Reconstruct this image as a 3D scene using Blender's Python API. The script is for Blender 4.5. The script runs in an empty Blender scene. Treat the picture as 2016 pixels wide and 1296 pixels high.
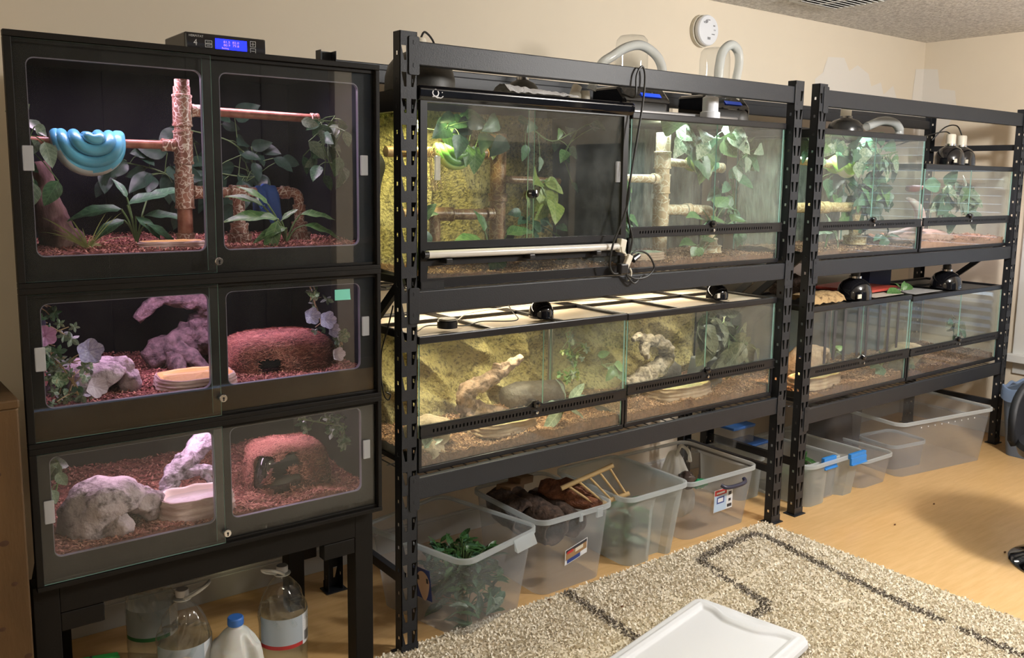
import bpy, bmesh, math, random
import numpy as np
from mathutils import Vector, Matrix, noise
C = bpy.context.scene
COL = C.collection
R = math.radians
PI = math.pi
rnd = random.Random(7)

# ------------------------------------------------------------------ camera
cd = bpy.data.cameras.new('camera')
cam = bpy.data.objects.new('camera', cd); COL.objects.link(cam)
cam.matrix_world = Matrix(((0.79868, 0.07119, -0.59752, -1.3245),
                           (-0.60158, 0.11788, -0.79007, -2.3088),
                           (0.01419, 0.99047, 0.13697, 1.5285), (0, 0, 0, 1)))
cd.sensor_fit = 'HORIZONTAL'; cd.sensor_width = 36; cd.lens = 36*1735.99/2016
cd.shift_y = (588.8-648)/2016
cd.clip_start = .05
C.camera = cam
# ------------------------------------------------------------------ world, light, exposure
w = bpy.data.worlds.new('world'); C.world = w; w.use_nodes = True
w.node_tree.nodes['Background'].inputs[0].default_value = (.55, .68, 1, 1)
w.node_tree.nodes['Background'].inputs[1].default_value = .8
C.view_settings.view_transform = 'Standard'; C.view_settings.look = 'None'
C.view_settings.exposure = 0; C.view_settings.gamma = 1
C.view_settings.use_curve_mapping = False
C.cycles.transparent_max_bounces = 40
C.cycles.max_bounces = 10

def area(name, loc, size, power, col, rot=(0, 0, 0), sizey=None, spread=180):
    l = bpy.data.lights.new(name, 'AREA'); l.energy = power; l.color = col
    l.shape = 'RECTANGLE'; l.size = size; l.size_y = sizey or size; l.spread = R(spread)
    o = bpy.data.objects.new(name, l); COL.objects.link(o); o.location = loc
    o.rotation_euler = rot; return o
def bulb(name, loc, power, col, r):
    l = bpy.data.lights.new(name, 'POINT'); l.energy = power; l.color = col; l.shadow_soft_size = r
    o = bpy.data.objects.new(name, l); COL.objects.link(o); o.location = loc; return o
bulb('ceiling_light', (2.2, -1.85, 2.2), 215, (1, .97, .93), .15)
bulb('added_fill_lamp', (-1.75, -1.9, 2.05), 16, (1, .92, .72), .12)  # unseen fill lamp added so the left wall is not too dark
area('window_daylight', (4.40, -.62, 1.3), 1.0, 9, (.72, .84, 1), (0, R(90), 0), 1.4)

# ------------------------------------------------------------------ materials
MATS = {}
def mat(name, base, rough=.55, metal=0, spec=.5, bump=0, bscale=60, var=None, vscale=8, vdetail=4,
        emit=None, estr=0, alpha=0, coat=0, vdist=.6, vlo=.35, vhi=.65, stretch=None, sub=0):
    if name in MATS: return MATS[name]
    m = bpy.data.materials.new(name); m.use_nodes = True; MATS[name] = m
    nt = m.node_tree; N = nt.nodes; L = nt.links
    b = N['Principled BSDF']
    b.inputs['Base Color'].default_value = (*base, 1); b.inputs['Roughness'].default_value = rough
    b.inputs['Metallic'].default_value = metal; b.inputs['Specular IOR Level'].default_value = spec
    b.inputs['Coat Weight'].default_value = coat
    if sub: 
        b.inputs['Subsurface Weight'].default_value = sub; b.inputs['Subsurface Scale'].default_value = .01
    if var or bump:
        tc = N.new('ShaderNodeTexCoord'); mp = N.new('ShaderNodeMapping')
        L.new(tc.outputs['Object'], mp.inputs[0])
        if stretch: mp.inputs['Scale'].default_value = stretch
    if var:
        n = N.new('ShaderNodeTexNoise'); n.inputs['Scale'].default_value = vscale
        n.inputs['Detail'].default_value = vdetail; n.inputs['Roughness'].default_value = vdist
        r = N.new('ShaderNodeValToRGB'); L.new(mp.outputs[0], n.inputs['Vector'])
        L.new(n.outputs['Fac'], r.inputs[0]); L.new(r.outputs[0], b.inputs['Base Color'])
        r.color_ramp.elements[0].color = (*base, 1); r.color_ramp.elements[0].position = vlo
        r.color_ramp.elements[1].color = (*var, 1); r.color_ramp.elements[1].position = vhi
    if bump:
        n2 = N.new('ShaderNodeTexNoise'); n2.inputs['Scale'].default_value = bscale; n2.inputs['Detail'].default_value = 4
        bp = N.new('ShaderNodeBump'); bp.inputs['Strength'].default_value = bump; bp.inputs['Distance'].default_value = .01
        L.new(mp.outputs[0], n2.inputs['Vector'])
        L.new(n2.outputs['Fac'], bp.inputs['Height']); L.new(bp.outputs[0], b.inputs['Normal'])
    if emit:
        b.inputs['Emission Color'].default_value = (*emit, 1); b.inputs['Emission Strength'].default_value = estr
    return m

def clear(name, tint=(1, 1, 1), haze=0.0, hazecol=(.8, .85, .85), ior=1.45, rough=.01, dirt=0, trl=False):
    """thin clear sheet: see-through, fresnel reflection, a little dust"""
    if name in MATS: return MATS[name]
    m = bpy.data.materials.new(name); m.use_nodes = True; MATS[name] = m
    nt = m.node_tree; N = nt.nodes; L = nt.links; N.clear()
    out = N.new('ShaderNodeOutputMaterial'); tr = N.new('ShaderNodeBsdfTransparent'); gl = N.new('ShaderNodeBsdfGlossy')
    tr.inputs[0].default_value = (*tint, 1); gl.inputs['Roughness'].default_value = rough
    lw = N.new('ShaderNodeLayerWeight'); lw.inputs[0].default_value = .5      # Schlick reflection, same from both sides of the sheet
    pw = N.new('ShaderNodeMath'); pw.operation = 'POWER'; pw.inputs[1].default_value = 5; L.new(lw.outputs['Facing'], pw.inputs[0])
    fr = N.new('ShaderNodeMapRange'); f0 = ((ior-1)/(ior+1))**2; fr.inputs[3].default_value = f0; fr.inputs[4].default_value = 1; L.new(pw.outputs[0], fr.inputs[0])
    mx = N.new('ShaderNodeMixShader'); L.new(fr.outputs[0], mx.inputs[0]); L.new(tr.outputs[0], mx.inputs[1]); L.new(gl.outputs[0], mx.inputs[2])
    last = mx
    if haze or dirt:
        d = N.new('ShaderNodeBsdfDiffuse'); d.inputs[0].default_value = (*hazecol, 1)
        dd = d
        if trl:
            t2 = N.new('ShaderNodeBsdfTranslucent'); t2.inputs[0].default_value = (*hazecol, 1)
            dd = N.new('ShaderNodeMixShader'); dd.inputs[0].default_value = .5
            L.new(d.outputs[0], dd.inputs[1]); L.new(t2.outputs[0], dd.inputs[2])
        m2 = N.new('ShaderNodeMixShader'); m2.inputs[0].default_value = haze
        if dirt:
            tc = N.new('ShaderNodeTexCoord'); n = N.new('ShaderNodeTexNoise'); n.inputs['Scale'].default_value = 7
            n.inputs['Detail'].default_value = 8; n.inputs['Roughness'].default_value = .7
            mr = N.new('ShaderNodeMapRange'); mr.inputs[1].default_value = .4; mr.inputs[2].default_value = .75
            mr.inputs[3].default_value = haze; mr.inputs[4].default_value = haze+dirt
            L.new(tc.outputs['Object'], n.inputs['Vector']); L.new(n.outputs['Fac'], mr.inputs[0]); L.new(mr.outputs[0], m2.inputs[0])
        L.new(mx.outputs[0], m2.inputs[1]); L.new(dd.outputs[0], m2.inputs[2]); last = m2
    L.new(last.outputs[0], out.inputs[0])
    return m

def leafmat(name, base, var, vein, spec=.5, vscale=6):
    """leaf with pale midrib and side veins drawn along the leaf's own x axis"""
    if name in MATS: return MATS[name]
    m = mat(name, base, .42, var=var, vscale=vscale, bump=0, vlo=.4, vhi=.62)
    nt = m.node_tree; N = nt.nodes; L = nt.links; b = N['Principled BSDF']
    tc = N.new('ShaderNodeTexCoord'); sp = N.new('ShaderNodeSeparateXYZ'); L.new(tc.outputs['Object'], sp.inputs[0])
    ab = N.new('ShaderNodeMath'); ab.operation = 'ABSOLUTE'; L.new(sp.outputs['Y'], ab.inputs[0])
    s = N.new('ShaderNodeMath'); s.operation = 'SUBTRACT'; L.new(sp.outputs['X'], s.inputs[0]); L.new(ab.outputs[0], s.inputs[1])
    mu = N.new('ShaderNodeMath'); mu.operation = 'MULTIPLY'; L.new(s.outputs[0], mu.inputs[0]); mu.inputs[1].default_value = 38
    si = N.new('ShaderNodeMath'); si.operation = 'SINE'; L.new(mu.outputs[0], si.inputs[0])
    gt = N.new('ShaderNodeMath'); gt.operation = 'GREATER_THAN'; L.new(si.outputs[0], gt.inputs[0]); gt.inputs[1].default_value = .93
    lt = N.new('ShaderNodeMath'); lt.operation = 'LESS_THAN'; L.new(ab.outputs[0], lt.inputs[0]); lt.inputs[1].default_value = .014
    mxm = N.new('ShaderNodeMath'); mxm.operation = 'MAXIMUM'; L.new(gt.outputs[0], mxm.inputs[0]); L.new(lt.outputs[0], mxm.inputs[1])
    hf = N.new('ShaderNodeMath'); hf.operation = 'MULTIPLY'; hf.inputs[1].default_value = .55; L.new(mxm.outputs[0], hf.inputs[0])
    mi = N.new('ShaderNodeMix'); mi.data_type = 'RGBA'; L.new(hf.outputs[0], mi.inputs[0])
    old = b.inputs['Base Color'].links[0].from_socket
    L.new(old, mi.inputs[6]); mi.inputs[7].default_value = (*vein, 1); L.new(mi.outputs[2], b.inputs['Base Color'])
    return m

def crackle(name, c1, c2, vein, scale=34):
    m = mat(name, c1, .38, var=c2, vscale=22, bump=.0)
    nt = m.node_tree; N = nt.nodes; L = nt.links; b = N['Principled BSDF']
    tc = N.new('ShaderNodeTexCoord'); v = N.new('ShaderNodeTexVoronoi'); v.feature = 'DISTANCE_TO_EDGE'; v.inputs['Scale'].default_value = scale
    n = N.new('ShaderNodeTexNoise'); n.inputs['Scale'].default_value = 25
    ad = N.new('ShaderNodeVectorMath'); ad.operation = 'MULTIPLY_ADD'; ad.inputs[1].default_value = (.05, .05, .05)
    L.new(tc.outputs['Object'], n.inputs['Vector']); L.new(n.outputs['Color'], ad.inputs[0]); L.new(tc.outputs['Object'], ad.inputs[2]); L.new(ad.outputs[0], v.inputs['Vector'])
    lt = N.new('ShaderNodeMath'); lt.operation = 'LESS_THAN'; lt.inputs[1].default_value = .055; L.new(v.outputs['Distance'], lt.inputs[0])
    mi = N.new('ShaderNodeMix'); mi.data_type = 'RGBA'; L.new(lt.outputs[0], mi.inputs[0])
    old = b.inputs['Base Color'].links[0].from_socket
    L.new(old, mi.inputs[6]); mi.inputs[7].default_value = (*vein, 1); L.new(mi.outputs[2], b.inputs['Base Color'])
    return m

M_steel = mat('charcoal_steel', (.018, .020, .025), .45, spec=.35, bump=.08, bscale=260)
M_black = mat('black_plastic', (.012, .012, .014), .35)
M_blackgloss = mat('black_gloss', (.006, .006, .008), .08, coat=.5)
M_cagein = mat('blue_black_liner', (.003, .003, .007), .6, spec=.15)
M_frame = mat('black_frame', (.011, .011, .013), .35, spec=.35)
M_cage = mat('black_laminate', (.008, .007, .006), .55, spec=.2, bump=.05, bscale=200)
M_wall = mat('cream_wall', (.72, .635, .505), .85, var=(.70, .615, .49), vscale=2)
M_patch = mat('touch_up_paint', (.70, .66, .60), .8)
M_trim = mat('white_trim', (.62, .62, .60), .5)
M_ceil = mat('popcorn_ceiling', (.84, .82, .79), .95, var=(.50, .48, .46), vscale=55, vdetail=5, bump=.8, bscale=75)
M_floor = mat('bamboo_floor', (.60, .37, .15), .34, var=(.68, .44, .20), vscale=5, vdetail=6, stretch=(1, 9, 1), vdist=.65, coat=.15)
M_white = mat('white_plastic', (.72, .74, .78), .4)
M_offwhite = mat('ivory_plastic', (.66, .62, .52), .45)
M_glass = clear('terrarium_glass', (.97, .99, .98), .012, ior=1.5, dirt=.035)
M_cageglass = clear('sliding_glass', (.96, .97, .97), .003, ior=1.5, dirt=.008)
M_edge = mat('green_glass_edge', (.25, .45, .40), .2, spec=.7)
M_bin = clear('clear_storage_plastic', (.93, .94, .96), .22, (.74, .77, .82), 1.35, .12, trl=True)
M_binrim = clear('clear_plastic_rim', (.8, .85, .88), .55, (.78, .82, .84), 1.4, .15, trl=True)
M_bottle = clear('clear_bottle_plastic', (.97, .98, .98), .03, (.8, .8, .8), 1.6, .02)
M_acrylic = clear('acrylic_strip', (.9, .92, .95), .30, (.8, .82, .85), 1.45, .05)
M_water = clear('water', (.92, .96, .98), 0, ior=1.33)
M_chrome = mat('chrome', (.7, .7, .7), .2, metal=1)
M_screen = clear('dark_mesh_screen', (.75, .75, .75), .5, (.05, .05, .05), 1.2, .5)
M_lit_screen = clear('lamplit_mesh_screen', (.9, .85, .75), .72, (.70, .60, .46), 1.1, .6)  # beige puts the lamplight falling on dark mesh into its colour
M_cable = mat('black_cable', (.01, .01, .01), .5)
M_redsub = mat('red_brown_coir', (.26, .085, .065), .95, var=(.10, .03, .025), vscale=60, bump=.6, bscale=120)
M_redfib = mat('red_brown_fibre', (.36, .13, .095), .9, var=(.22, .07, .055), vscale=8)
M_brsub = mat('brown_coir', (.19, .095, .05), .95, var=(.09, .045, .025), vscale=60, bump=.6, bscale=120)
M_brfib = mat('brown_bark_chip', (.30, .16, .085), .9, var=(.18, .09, .05), vscale=8)
M_moss = mat('red_brown_moss', (.19, .07, .05), .95, var=(.07, .028, .022), vscale=34, bump=1, bscale=110)
M_rock = mat('grey_pink_rock', (.10, .075, .08), .8, var=(.46, .38, .385), vscale=22, vdetail=8, vdist=.7, vlo=.36, vhi=.50, bump=.9, bscale=50)
M_dishr = mat('striped_rock_dish', (.60, .46, .42), .6, var=(.36, .22, .20), vscale=9, stretch=(1, 1, 5), bump=.3, bscale=40)
M_dishin = mat('dish_cream_inside', (.90, .52, .20), .4)
M_dishtan = mat('tan_rock_dish', (.46, .34, .22), .7, var=(.28, .19, .13), vscale=12, bump=.3, bscale=40)
M_dishyel = mat('dish_yellow_inside', (.70, .60, .30), .4)
M_wood = mat('driftwood', (.05, .034, .034), .85, var=(.18, .12, .118), vscale=42, vdetail=6, vlo=.36, vhi=.62, bump=1, bscale=60)
M_woodg = mat('grey_driftwood', (.10, .08, .09), .85, var=(.44, .38, .42), vscale=42, vdetail=6, vlo=.36, vhi=.54, bump=1, bscale=60)
M_woodb = mat('brown_driftwood', (.09, .06, .042), .85, var=(.25, .165, .118), vscale=38, vdetail=6, vlo=.38, vhi=.56, bump=1, bscale=60)
M_bg = mat('olive_rock_panel', (.07, .058, .028), .9, var=(.34, .29, .125), vdetail=8, vdist=.7, vscale=70, bump=1, bscale=110, vlo=.36, vhi=.52)
M_bgdark = mat('grey_bark_panel', (.13, .13, .10), .9, var=(.05, .047, .036), vscale=16, bump=1, bscale=40, stretch=(2.2, 1, .6))
M_pipe_red = crackle('crackle_pipe_red', (.46, .22, .16), (.25, .10, .075), (.78, .64, .56), 62)
M_pipe_plain = mat('copper_painted_pipe', (.46, .20, .14), .3, var=(.26, .09, .06), vscale=34)
M_pipe_br = crackle('crackle_pipe_brown', (.30, .16, .075), (.17, .09, .045), (.36, .25, .13), 44)
M_pipe_y = crackle('yellow_tan_pipe', (.46, .34, .15), (.30, .20, .08), (.55, .46, .26), 44)
M_pipe_tan = crackle('crackle_pipe_tan', (.62, .50, .33), (.42, .30, .16), (.70, .66, .5), 30)
M_leafd = leafmat('dark_green_leaf', (.035, .095, .05), (.06, .15, .075), (.12, .24, .13))
M_leafm = leafmat('mid_green_leaf', (.045, .13, .035), (.10, .21, .06), (.22, .33, .15))
M_leafs = leafmat('deep_shade_leaf', (.012, .036, .02), (.022, .055, .03), (.04, .08, .045))  # darker leaf copy; the shade at the cage back is put into its colour
M_leafg = leafmat('grey_green_leaf', (.13, .19, .13), (.20, .27, .19), (.36, .42, .32))
M_leafy = leafmat('variegated_leaf', (.07, .19, .045), (.30, .36, .10), (.35, .42, .2), vscale=9)
M_leafw = leafmat('white_edged_leaf', (.06, .14, .065), (.30, .36, .24), (.40, .45, .33), vscale=7)
M_leafyel = leafmat('yellow_green_leaf', (.14, .22, .045), (.24, .31, .07), (.36, .4, .17))
M_petal = leafmat('lavender_petal', (.34, .32, .55), (.50, .47, .68), (.13, .09, .20))
M_petalp = leafmat('pink_petal', (.62, .30, .58), (.70, .40, .66), (.45, .2, .4))
M_petalw = leafmat('pale_lilac_petal', (.60, .52, .62), (.70, .62, .72), (.38, .3, .42))
M_stem = mat('green_stem', (.12, .20, .07), .6)
M_stemb = mat('tan_stem', (.45, .33, .18), .6)
M_grass = mat('pale_grass_blade', (.34, .36, .13), .5, var=(.2, .27, .08), vscale=12)

# ------------------------------------------------------------------ builders
class MB:
    def __init__(s): s.v = []; s.f = []; s.m = []
    def add(s, vs, fs, mi=0):
        o = len(s.v); s.v += [tuple(q) for q in vs]; s.f += [tuple(i+o for i in f) for f in fs]; s.m += [mi]*len(fs); return s
    def box(s, x0, x1, y0, y1, z0, z1, mi=0, R_=None, c=None):
        vs = [Vector((x, y, z)) for z in (z0, z1) for y in (y0, y1) for x in (x0, x1)]
        if R_ is not None:
            c = Vector(c) if c is not None else Vector(((x0+x1)/2, (y0+y1)/2, (z0+z1)/2)); vs = [R_ @ (q-c)+c for q in vs]
        return s.add(vs, [(0, 2, 3, 1), (4, 5, 7, 6), (0, 1, 5, 4), (2, 6, 7, 3), (0, 4, 6, 2), (1, 3, 7, 5)], mi)
    def grid(s, nu, nv, fn, mi=0, wu=False, flip=False):
        vs = [fn(i/(nu if wu else nu-1), j/(nv-1)) for i in range(nu) for j in range(nv)]; fs = []
        for i in range(nu if wu else nu-1):
            for j in range(nv-1):
                a, b = i*nv+j, ((i+1) % nu)*nv+j
                q = (a, b, b+1, a+1); fs.append(q[::-1] if flip else q)
        return s.add(vs, fs, mi)
    def tube(s, path, r, n=10, mi=0, cap=True, jit=0, seed=0, belly=None):
        P = [Vector(p) for p in path]; rr = r if isinstance(r, (list, tuple)) else [r]*len(P); up = Vector((0, 0, 1)); rings = []
        prev = None
        for i, p in enumerate(P):
            t = (P[min(i+1, len(P)-1)]-P[max(i-1, 0)])
            if t.length < 1e-9: t = Vector((0, 0, 1))
            t.normalize()
            if prev is None:
                a = t.cross(up)
                if a.length < .05: a = t.cross(Vector((0, 1, 0)))
            else: a = prev-t*prev.dot(t)
            a.normalize(); prev = a; b = t.cross(a)
            ring = []
            for k in range(n):
                th = 2*PI*k/n; q = rr[i]
                if jit: q *= 1+jit*(noise.noise(Vector((math.cos(th)*1.3+seed, math.sin(th)*1.3, i*.45+seed)))*1.6+.5*noise.noise(Vector((math.cos(th)*4, math.sin(th)*4+seed, i*.9))))
                ring.append(p+a*math.cos(th)*q+b*math.sin(th)*q)
            rings.append(ring)
        o = len(s.v)
        for g in rings: s.v += [tuple(q) for q in g]
        for i in range(len(P)-1):
            for k in range(n):
                s.f.append((o+i*n+k, o+i*n+(k+1) % n, o+(i+1)*n+(k+1) % n, o+(i+1)*n+k)); s.m.append(mi)
        if cap:
            s.f.append(tuple(o+k for k in range(n))[::-1]); s.m.append(mi)
            s.f.append(tuple(o+(len(P)-1)*n+k for k in range(n))); s.m.append(mi)
        return s
    def lathe(s, prof, c=(0, 0, 0), n=24, mi=0, rot=None, sx=1, sy=1, fn=None, cap=True):
        c = Vector(c); o = len(s.v)
        for j, (r, z) in enumerate(prof):
            for k in range(n):
                th = 2*PI*k/n; q = r*(fn(th, z) if fn else 1)
                p = Vector((math.cos(th)*q*sx, math.sin(th)*q*sy, z))
                if rot is not None: p = rot @ p
                s.v.append(tuple(c+p))
        for j in range(len(prof)-1):
            for k in range(n):
                s.f.append((o+j*n+k, o+j*n+(k+1) % n, o+(j+1)*n+(k+1) % n, o+(j+1)*n+k)); s.m.append(mi)
        if cap:
            if prof[0][0] > 1e-6: s.f.append(tuple(o+k for k in range(n))[::-1]); s.m.append(mi)
            if prof[-1][0] > 1e-6: s.f.append(tuple(o+(len(prof)-1)*n+k for k in range(n))); s.m.append(mi)
        return s
    def blob(s, c, rad, n=14, amp=.2, freq=1.5, seed=0, mi=0, rot=None, zmin=None):
        c = Vector(c)
        def fn(u, v):
            th = 2*PI*u; ph = PI*v; d = Vector((math.sin(ph)*math.cos(th), math.sin(ph)*math.sin(th), math.cos(ph)))
            k = 1+amp*(noise.noise(d*freq+Vector((seed, seed*.7, 0)))+.4*noise.noise(d*freq*2.7+Vector((seed, 0, 3))))
            p = Vector((d.x*rad[0], d.y*rad[1], d.z*rad[2]))*k
            if rot is not None: p = rot @ p
            p = c+p
            if zmin is not None: p.z = max(p.z, zmin)
            return p
        return s.grid(n*2, n, fn, mi, wu=True, flip=True)
    def prism(s, poly, a0, a1, axis='Y', mi=0):
        """closed 2-D outline pushed from a0 to a1 along axis"""
        def P3(u, v, a): return {'Y': (u, a, v), 'X': (a, u, v), 'Z': (u, v, a)}[axis]
        n = len(poly); vs = [P3(u, v, a0) for u, v in poly]+[P3(u, v, a1) for u, v in poly]
        fs = [tuple(range(n)), tuple(range(n, 2*n))[::-1]]+[(i, i+n, (i+1) % n+n, (i+1) % n) for i in range(n)]
        return s.add(vs, fs, mi)

OFF = {}
def link(name, me, mats, parent=None, smooth=True, bevel=0, angle=35):
    for m in (mats if isinstance(mats, (list, tuple)) else [mats]): me.materials.append(m)
    o = bpy.data.objects.new(name, me); COL.objects.link(o)
    if parent: o.parent = parent
    OFF[o] = OFF.get(parent, Vector((0, 0, 0)))
    if smooth:
        me.polygons.foreach_set('use_smooth', [True]*len(me.polygons))
        try: me.set_sharp_from_angle(angle=R(angle))
        except Exception: pass
    if bevel:
        b = o.modifiers.new('bevel', 'BEVEL'); b.width = bevel; b.segments = 2; b.limit_method = 'ANGLE'; b.angle_limit = R(40)
    return o
def obj(name, mb, mats, parent=None, smooth=True, bevel=0, angle=35, fix=True):
    me = bpy.data.meshes.new(name)
    off = OFF.get(parent, Vector((0, 0, 0))) if parent else Vector((0, 0, 0))
    me.from_pydata([(q[0]-off[0], q[1]-off[1], q[2]-off[2]) for q in mb.v], [], mb.f)
    o = link(name, me, mats, parent, smooth, bevel, angle)
    if len(me.materials) > 1: me.polygons.foreach_set('material_index', mb.m)
    if fix and len(mb.f) < 40000:
        bm = bmesh.new(); bm.from_mesh(me); bmesh.ops.recalc_face_normals(bm, faces=bm.faces); bm.to_mesh(me); bm.free()
    me.update(); return o
def thing(name, label, cat, loc, group=None):
    o = bpy.data.objects.new(name, None); COL.objects.link(o); o.location = loc; o.empty_display_size = .02
    OFF[o] = Vector(loc); o['label'] = label; o['category'] = cat
    if group: o['group'] = group
    return o
def tag(o, label, cat, group=None, kind=None):
    o['label'] = label; o['category'] = cat
    if group: o['group'] = group
    if kind: o['kind'] = kind
    return o
def struct(name, mb, m, bevel=0, smooth=False):
    o = obj(name, mb, m, None, smooth, bevel); o['kind'] = 'structure'; return o
def stuff(o): o['kind'] = 'stuff'; return o

def rr(x0, x1, z0, z1, r, n=5):
    pts = []
    for cx, cz, a in ((x1-r, z1-r, 0), (x0+r, z1-r, 90), (x0+r, z0+r, 180), (x1-r, z0+r, 270)):
        for i in range(n+1):
            t = R(a+90*i/n); pts.append((cx+r*math.cos(t), cz+r*math.sin(t)))
    return pts
def plate(outer, holes, a0, a1, axis='Y'):
    """flat plate with real holes -> MB"""
    bm = bmesh.new(); edges = []
    for loop in [outer]+holes:
        vs = [bm.verts.new((u, 0, v)) for u, v in loop]
        for i in range(len(vs)): edges.append(bm.edges.new((vs[i], vs[(i+1) % len(vs)])))
    res = bmesh.ops.triangle_fill(bm, use_beauty=True, use_dissolve=False, edges=edges, normal=(0, 1, 0))
    faces = [f for f in bm.faces]
    ext = bmesh.ops.extrude_face_region(bm, geom=faces)
    vv = [g for g in ext['geom'] if isinstance(g, bmesh.types.BMVert)]
    bmesh.ops.translate(bm, verts=vv, vec=(0, a1-a0, 0))
    bm.verts.index_update()
    mb = MB()
    def P3(c):
        if axis == 'Y': return (c.x, a0+c.y, c.z)
        if axis == 'X': return (a0+c.y, c.x, c.z)
        return (c.x, c.z, a0+c.y)
    mb.add([P3(q.co) for q in bm.verts], [[x.index for x in f.verts] for f in bm.faces]); bm.free()
    return mb
def spline(pts, n=8):
    """Catmull-Rom through points"""
    P = [Vector(p) for p in pts]; P = [P[0]*2-P[1]]+P+[P[-1]*2-P[-2]]; out = []
    for i in range(1, len(P)-2):
        for k in range(n):
            t = k/n; a, b, c, d = P[i-1:i+3]
            out.append(.5*((2*b)+(c-a)*t+(2*a-5*b+4*c-d)*t*t+(3*b-a-3*c+d)*t**3))
    out.append(P[-2]); return out
def lerps(v, n):
    out = []
    for i in range(len(v)-1):
        for k in range(n): out.append(v[i]+(v[i+1]-v[i])*k/n)
    return out+[v[-1]]
def text(body, size, loc, rot, m, parent, name='lettering', ext=.0004, align='CENTER', sx=1):
    cu = bpy.data.curves.new(name, 'FONT'); cu.body = body; cu.size = size; cu.extrude = ext; cu.align_x = align; cu.resolution_u = 2
    t = bpy.data.objects.new('tmp', cu); COL.objects.link(t)
    me = bpy.data.meshes.new_from_object(t.evaluated_get(bpy.context.evaluated_depsgraph_get()))
    bpy.data.objects.remove(t); bpy.data.curves.remove(cu)
    o = link(name, me, m, parent, False)
    o.location = Vector(loc)-OFF.get(parent, Vector((0, 0, 0))); o.rotation_euler = rot; o.scale = (sx, 1, 1)
    return o
FR = (R(90), 0, 0)     # text facing -Y

# ---- leaves
def leaf_mesh(name, shape, m, curl=.25, fold=.15):
    mb = MB()
    if shape in ('ivy', 'flower'):
        n = 30; rings = 5
        def fn(u, v):
            th = 2*PI*u
            if shape == 'ivy': r = .30+.10*math.cos(5*th)+.06*abs(math.cos(2.5*th))+.02*math.cos(15*th); z = .10*math.sin(3*th)*v-.25*v*v*r
            else: r = .42+.06*abs(math.cos(2.5*th))+.012*math.cos(25*th); z = .30*v**1.5-.05*math.cos(10*th)*v+.02*math.cos(25*th)*v
            return (.42+r*v*math.cos(th), r*v*math.sin(th), z*1.0)
        mb.grid(n, rings, fn, wu=True)
    else:
        W = {'heart': lambda t: .40*(1-t)**.75*min(1, t*6)**.5*(1+.35*math.sin(PI*t)), 'lance': lambda t: .19*math.sin(PI*min(1, t**.85))**.8,
             'ovate': lambda t: .30*math.sin(PI*t**.75)**.85, 'blade': lambda t: .05*(1-t)**.6*min(1, t*8+.4)}[shape]
        nl, nw = 9, 5
        def fn(u, v):
            w_ = W(u); y = (v-.5)*2*w_; x = u
            if shape == 'heart': x -= .10*(abs(v-.5)*2)**1.5*(1-u)**3
            return (x, y, fold*abs(y)*1.5-curl*u*u+.02*math.sin(u*14+v*3)*(abs(v-.5)*2))
        mb.grid(nl, nw, fn)
    me = bpy.data.meshes.new(name); me.from_pydata(mb.v, [], mb.f); me.materials.append(m)
    me.polygons.foreach_set('use_smooth', [True]*len(me.polygons)); me.update(); return me
LM = {}
def leaf(parent, pos, d, size, shape, m, up=(0, -.35, 1), curl=.25, roll=0, name='leaf'):
    key = (shape, m.name, round(curl, 1))
    if key not in LM: LM[key] = leaf_mesh('leaf', shape, m, round(curl, 1))
    d = Vector(d).normalized(); up = Vector(up); y = up.cross(d)
    if y.length < .05: y = Vector((0, 1, 0)).cross(d)
    y.normalize(); z = d.cross(y)
    mt = Matrix((d, y, z)).transposed() @ Matrix.Rotation(roll, 3, 'X')
    o = bpy.data.objects.new(name, LM[key]); COL.objects.link(o); o.parent = parent
    o.matrix_local = Matrix.Translation(Vector(pos)-OFF[parent]) @ (mt*size).to_4x4()
    return o
def vine(name, label, cat, pts, n, size, shape, m, seed=0, spread=.05, stem=M_stem, face=(0, -1, .3), group=None,
         droop=.6, r=.0022, mats=None, box=None, lname='leaf', curl=.25, sp=None):
    """a trailing plant: a stem through pts with single leaves along it"""
    g = random.Random(seed); t = thing(name, label, cat, pts[0], group)
    path = spline(pts, 8); mb = MB().tube(path, r, 6)
    for i in range(n):
        k = g.random()*(len(path)-1); p = path[int(k)].copy()
        off = Vector((g.gauss(0, 1), g.gauss(0, .7), g.gauss(0, 1)))*spread
        q = p+off
        if box:
            q = Vector((min(max(q.x, box[0]), box[1]), min(max(q.y, box[2]), box[3]), min(max(q.z, box[4]), box[5])))
        mb.tube([p, (p+q)/2+Vector((0, 0, .005)), q], r*.6, 5)
        d = Vector((off.x*.6+g.gauss(0, .4)*spread, -.4*spread+g.gauss(0, .25)*spread, off.z*.4-droop*spread))
        s = size*g.uniform(.65, 1.15); mm = g.choice(mats) if mats else m; sh = g.choice(sp) if sp else shape
        f = Vector(face)+Vector((g.gauss(0, .35), g.gauss(0, .3), g.gauss(0, .35)))
        if sh in ('flower',): d = Vector((g.gauss(0, .5), .1, g.gauss(0, .5)))
        if box:
            dn = d.normalized() if d.length else Vector((0, 0, -1)); e = q+dn*s
            if e.y < box[2]: d.y = abs(d.y)*.3
            if e.x < box[0] or e.x > box[1]: d.x *= -.5
        leaf(t, q, d, s, sh, mm, f, curl, name='flower' if sh == 'flower' else lname)
    obj('stem', mb, stem, t); return t

# ------------------------------------------------------------------ room
XR, YB, ZC = 4.249, .732, 2.412; XL, YF = -2.6, -4.0
struct('floor', MB().box(XL, XR, YF, YB, -.05, 0), M_floor)
struct('ceiling', MB().box(XL, XR, YF, YB, ZC, ZC+.05), M_ceil)
struct('wall_back', MB().box(XL, XR+.1, YB, YB+.1, 0, ZC), M_wall)
struct('wall_left', MB().box(XL-.1, XL, YF, YB, 0, ZC), M_wall)
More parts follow.
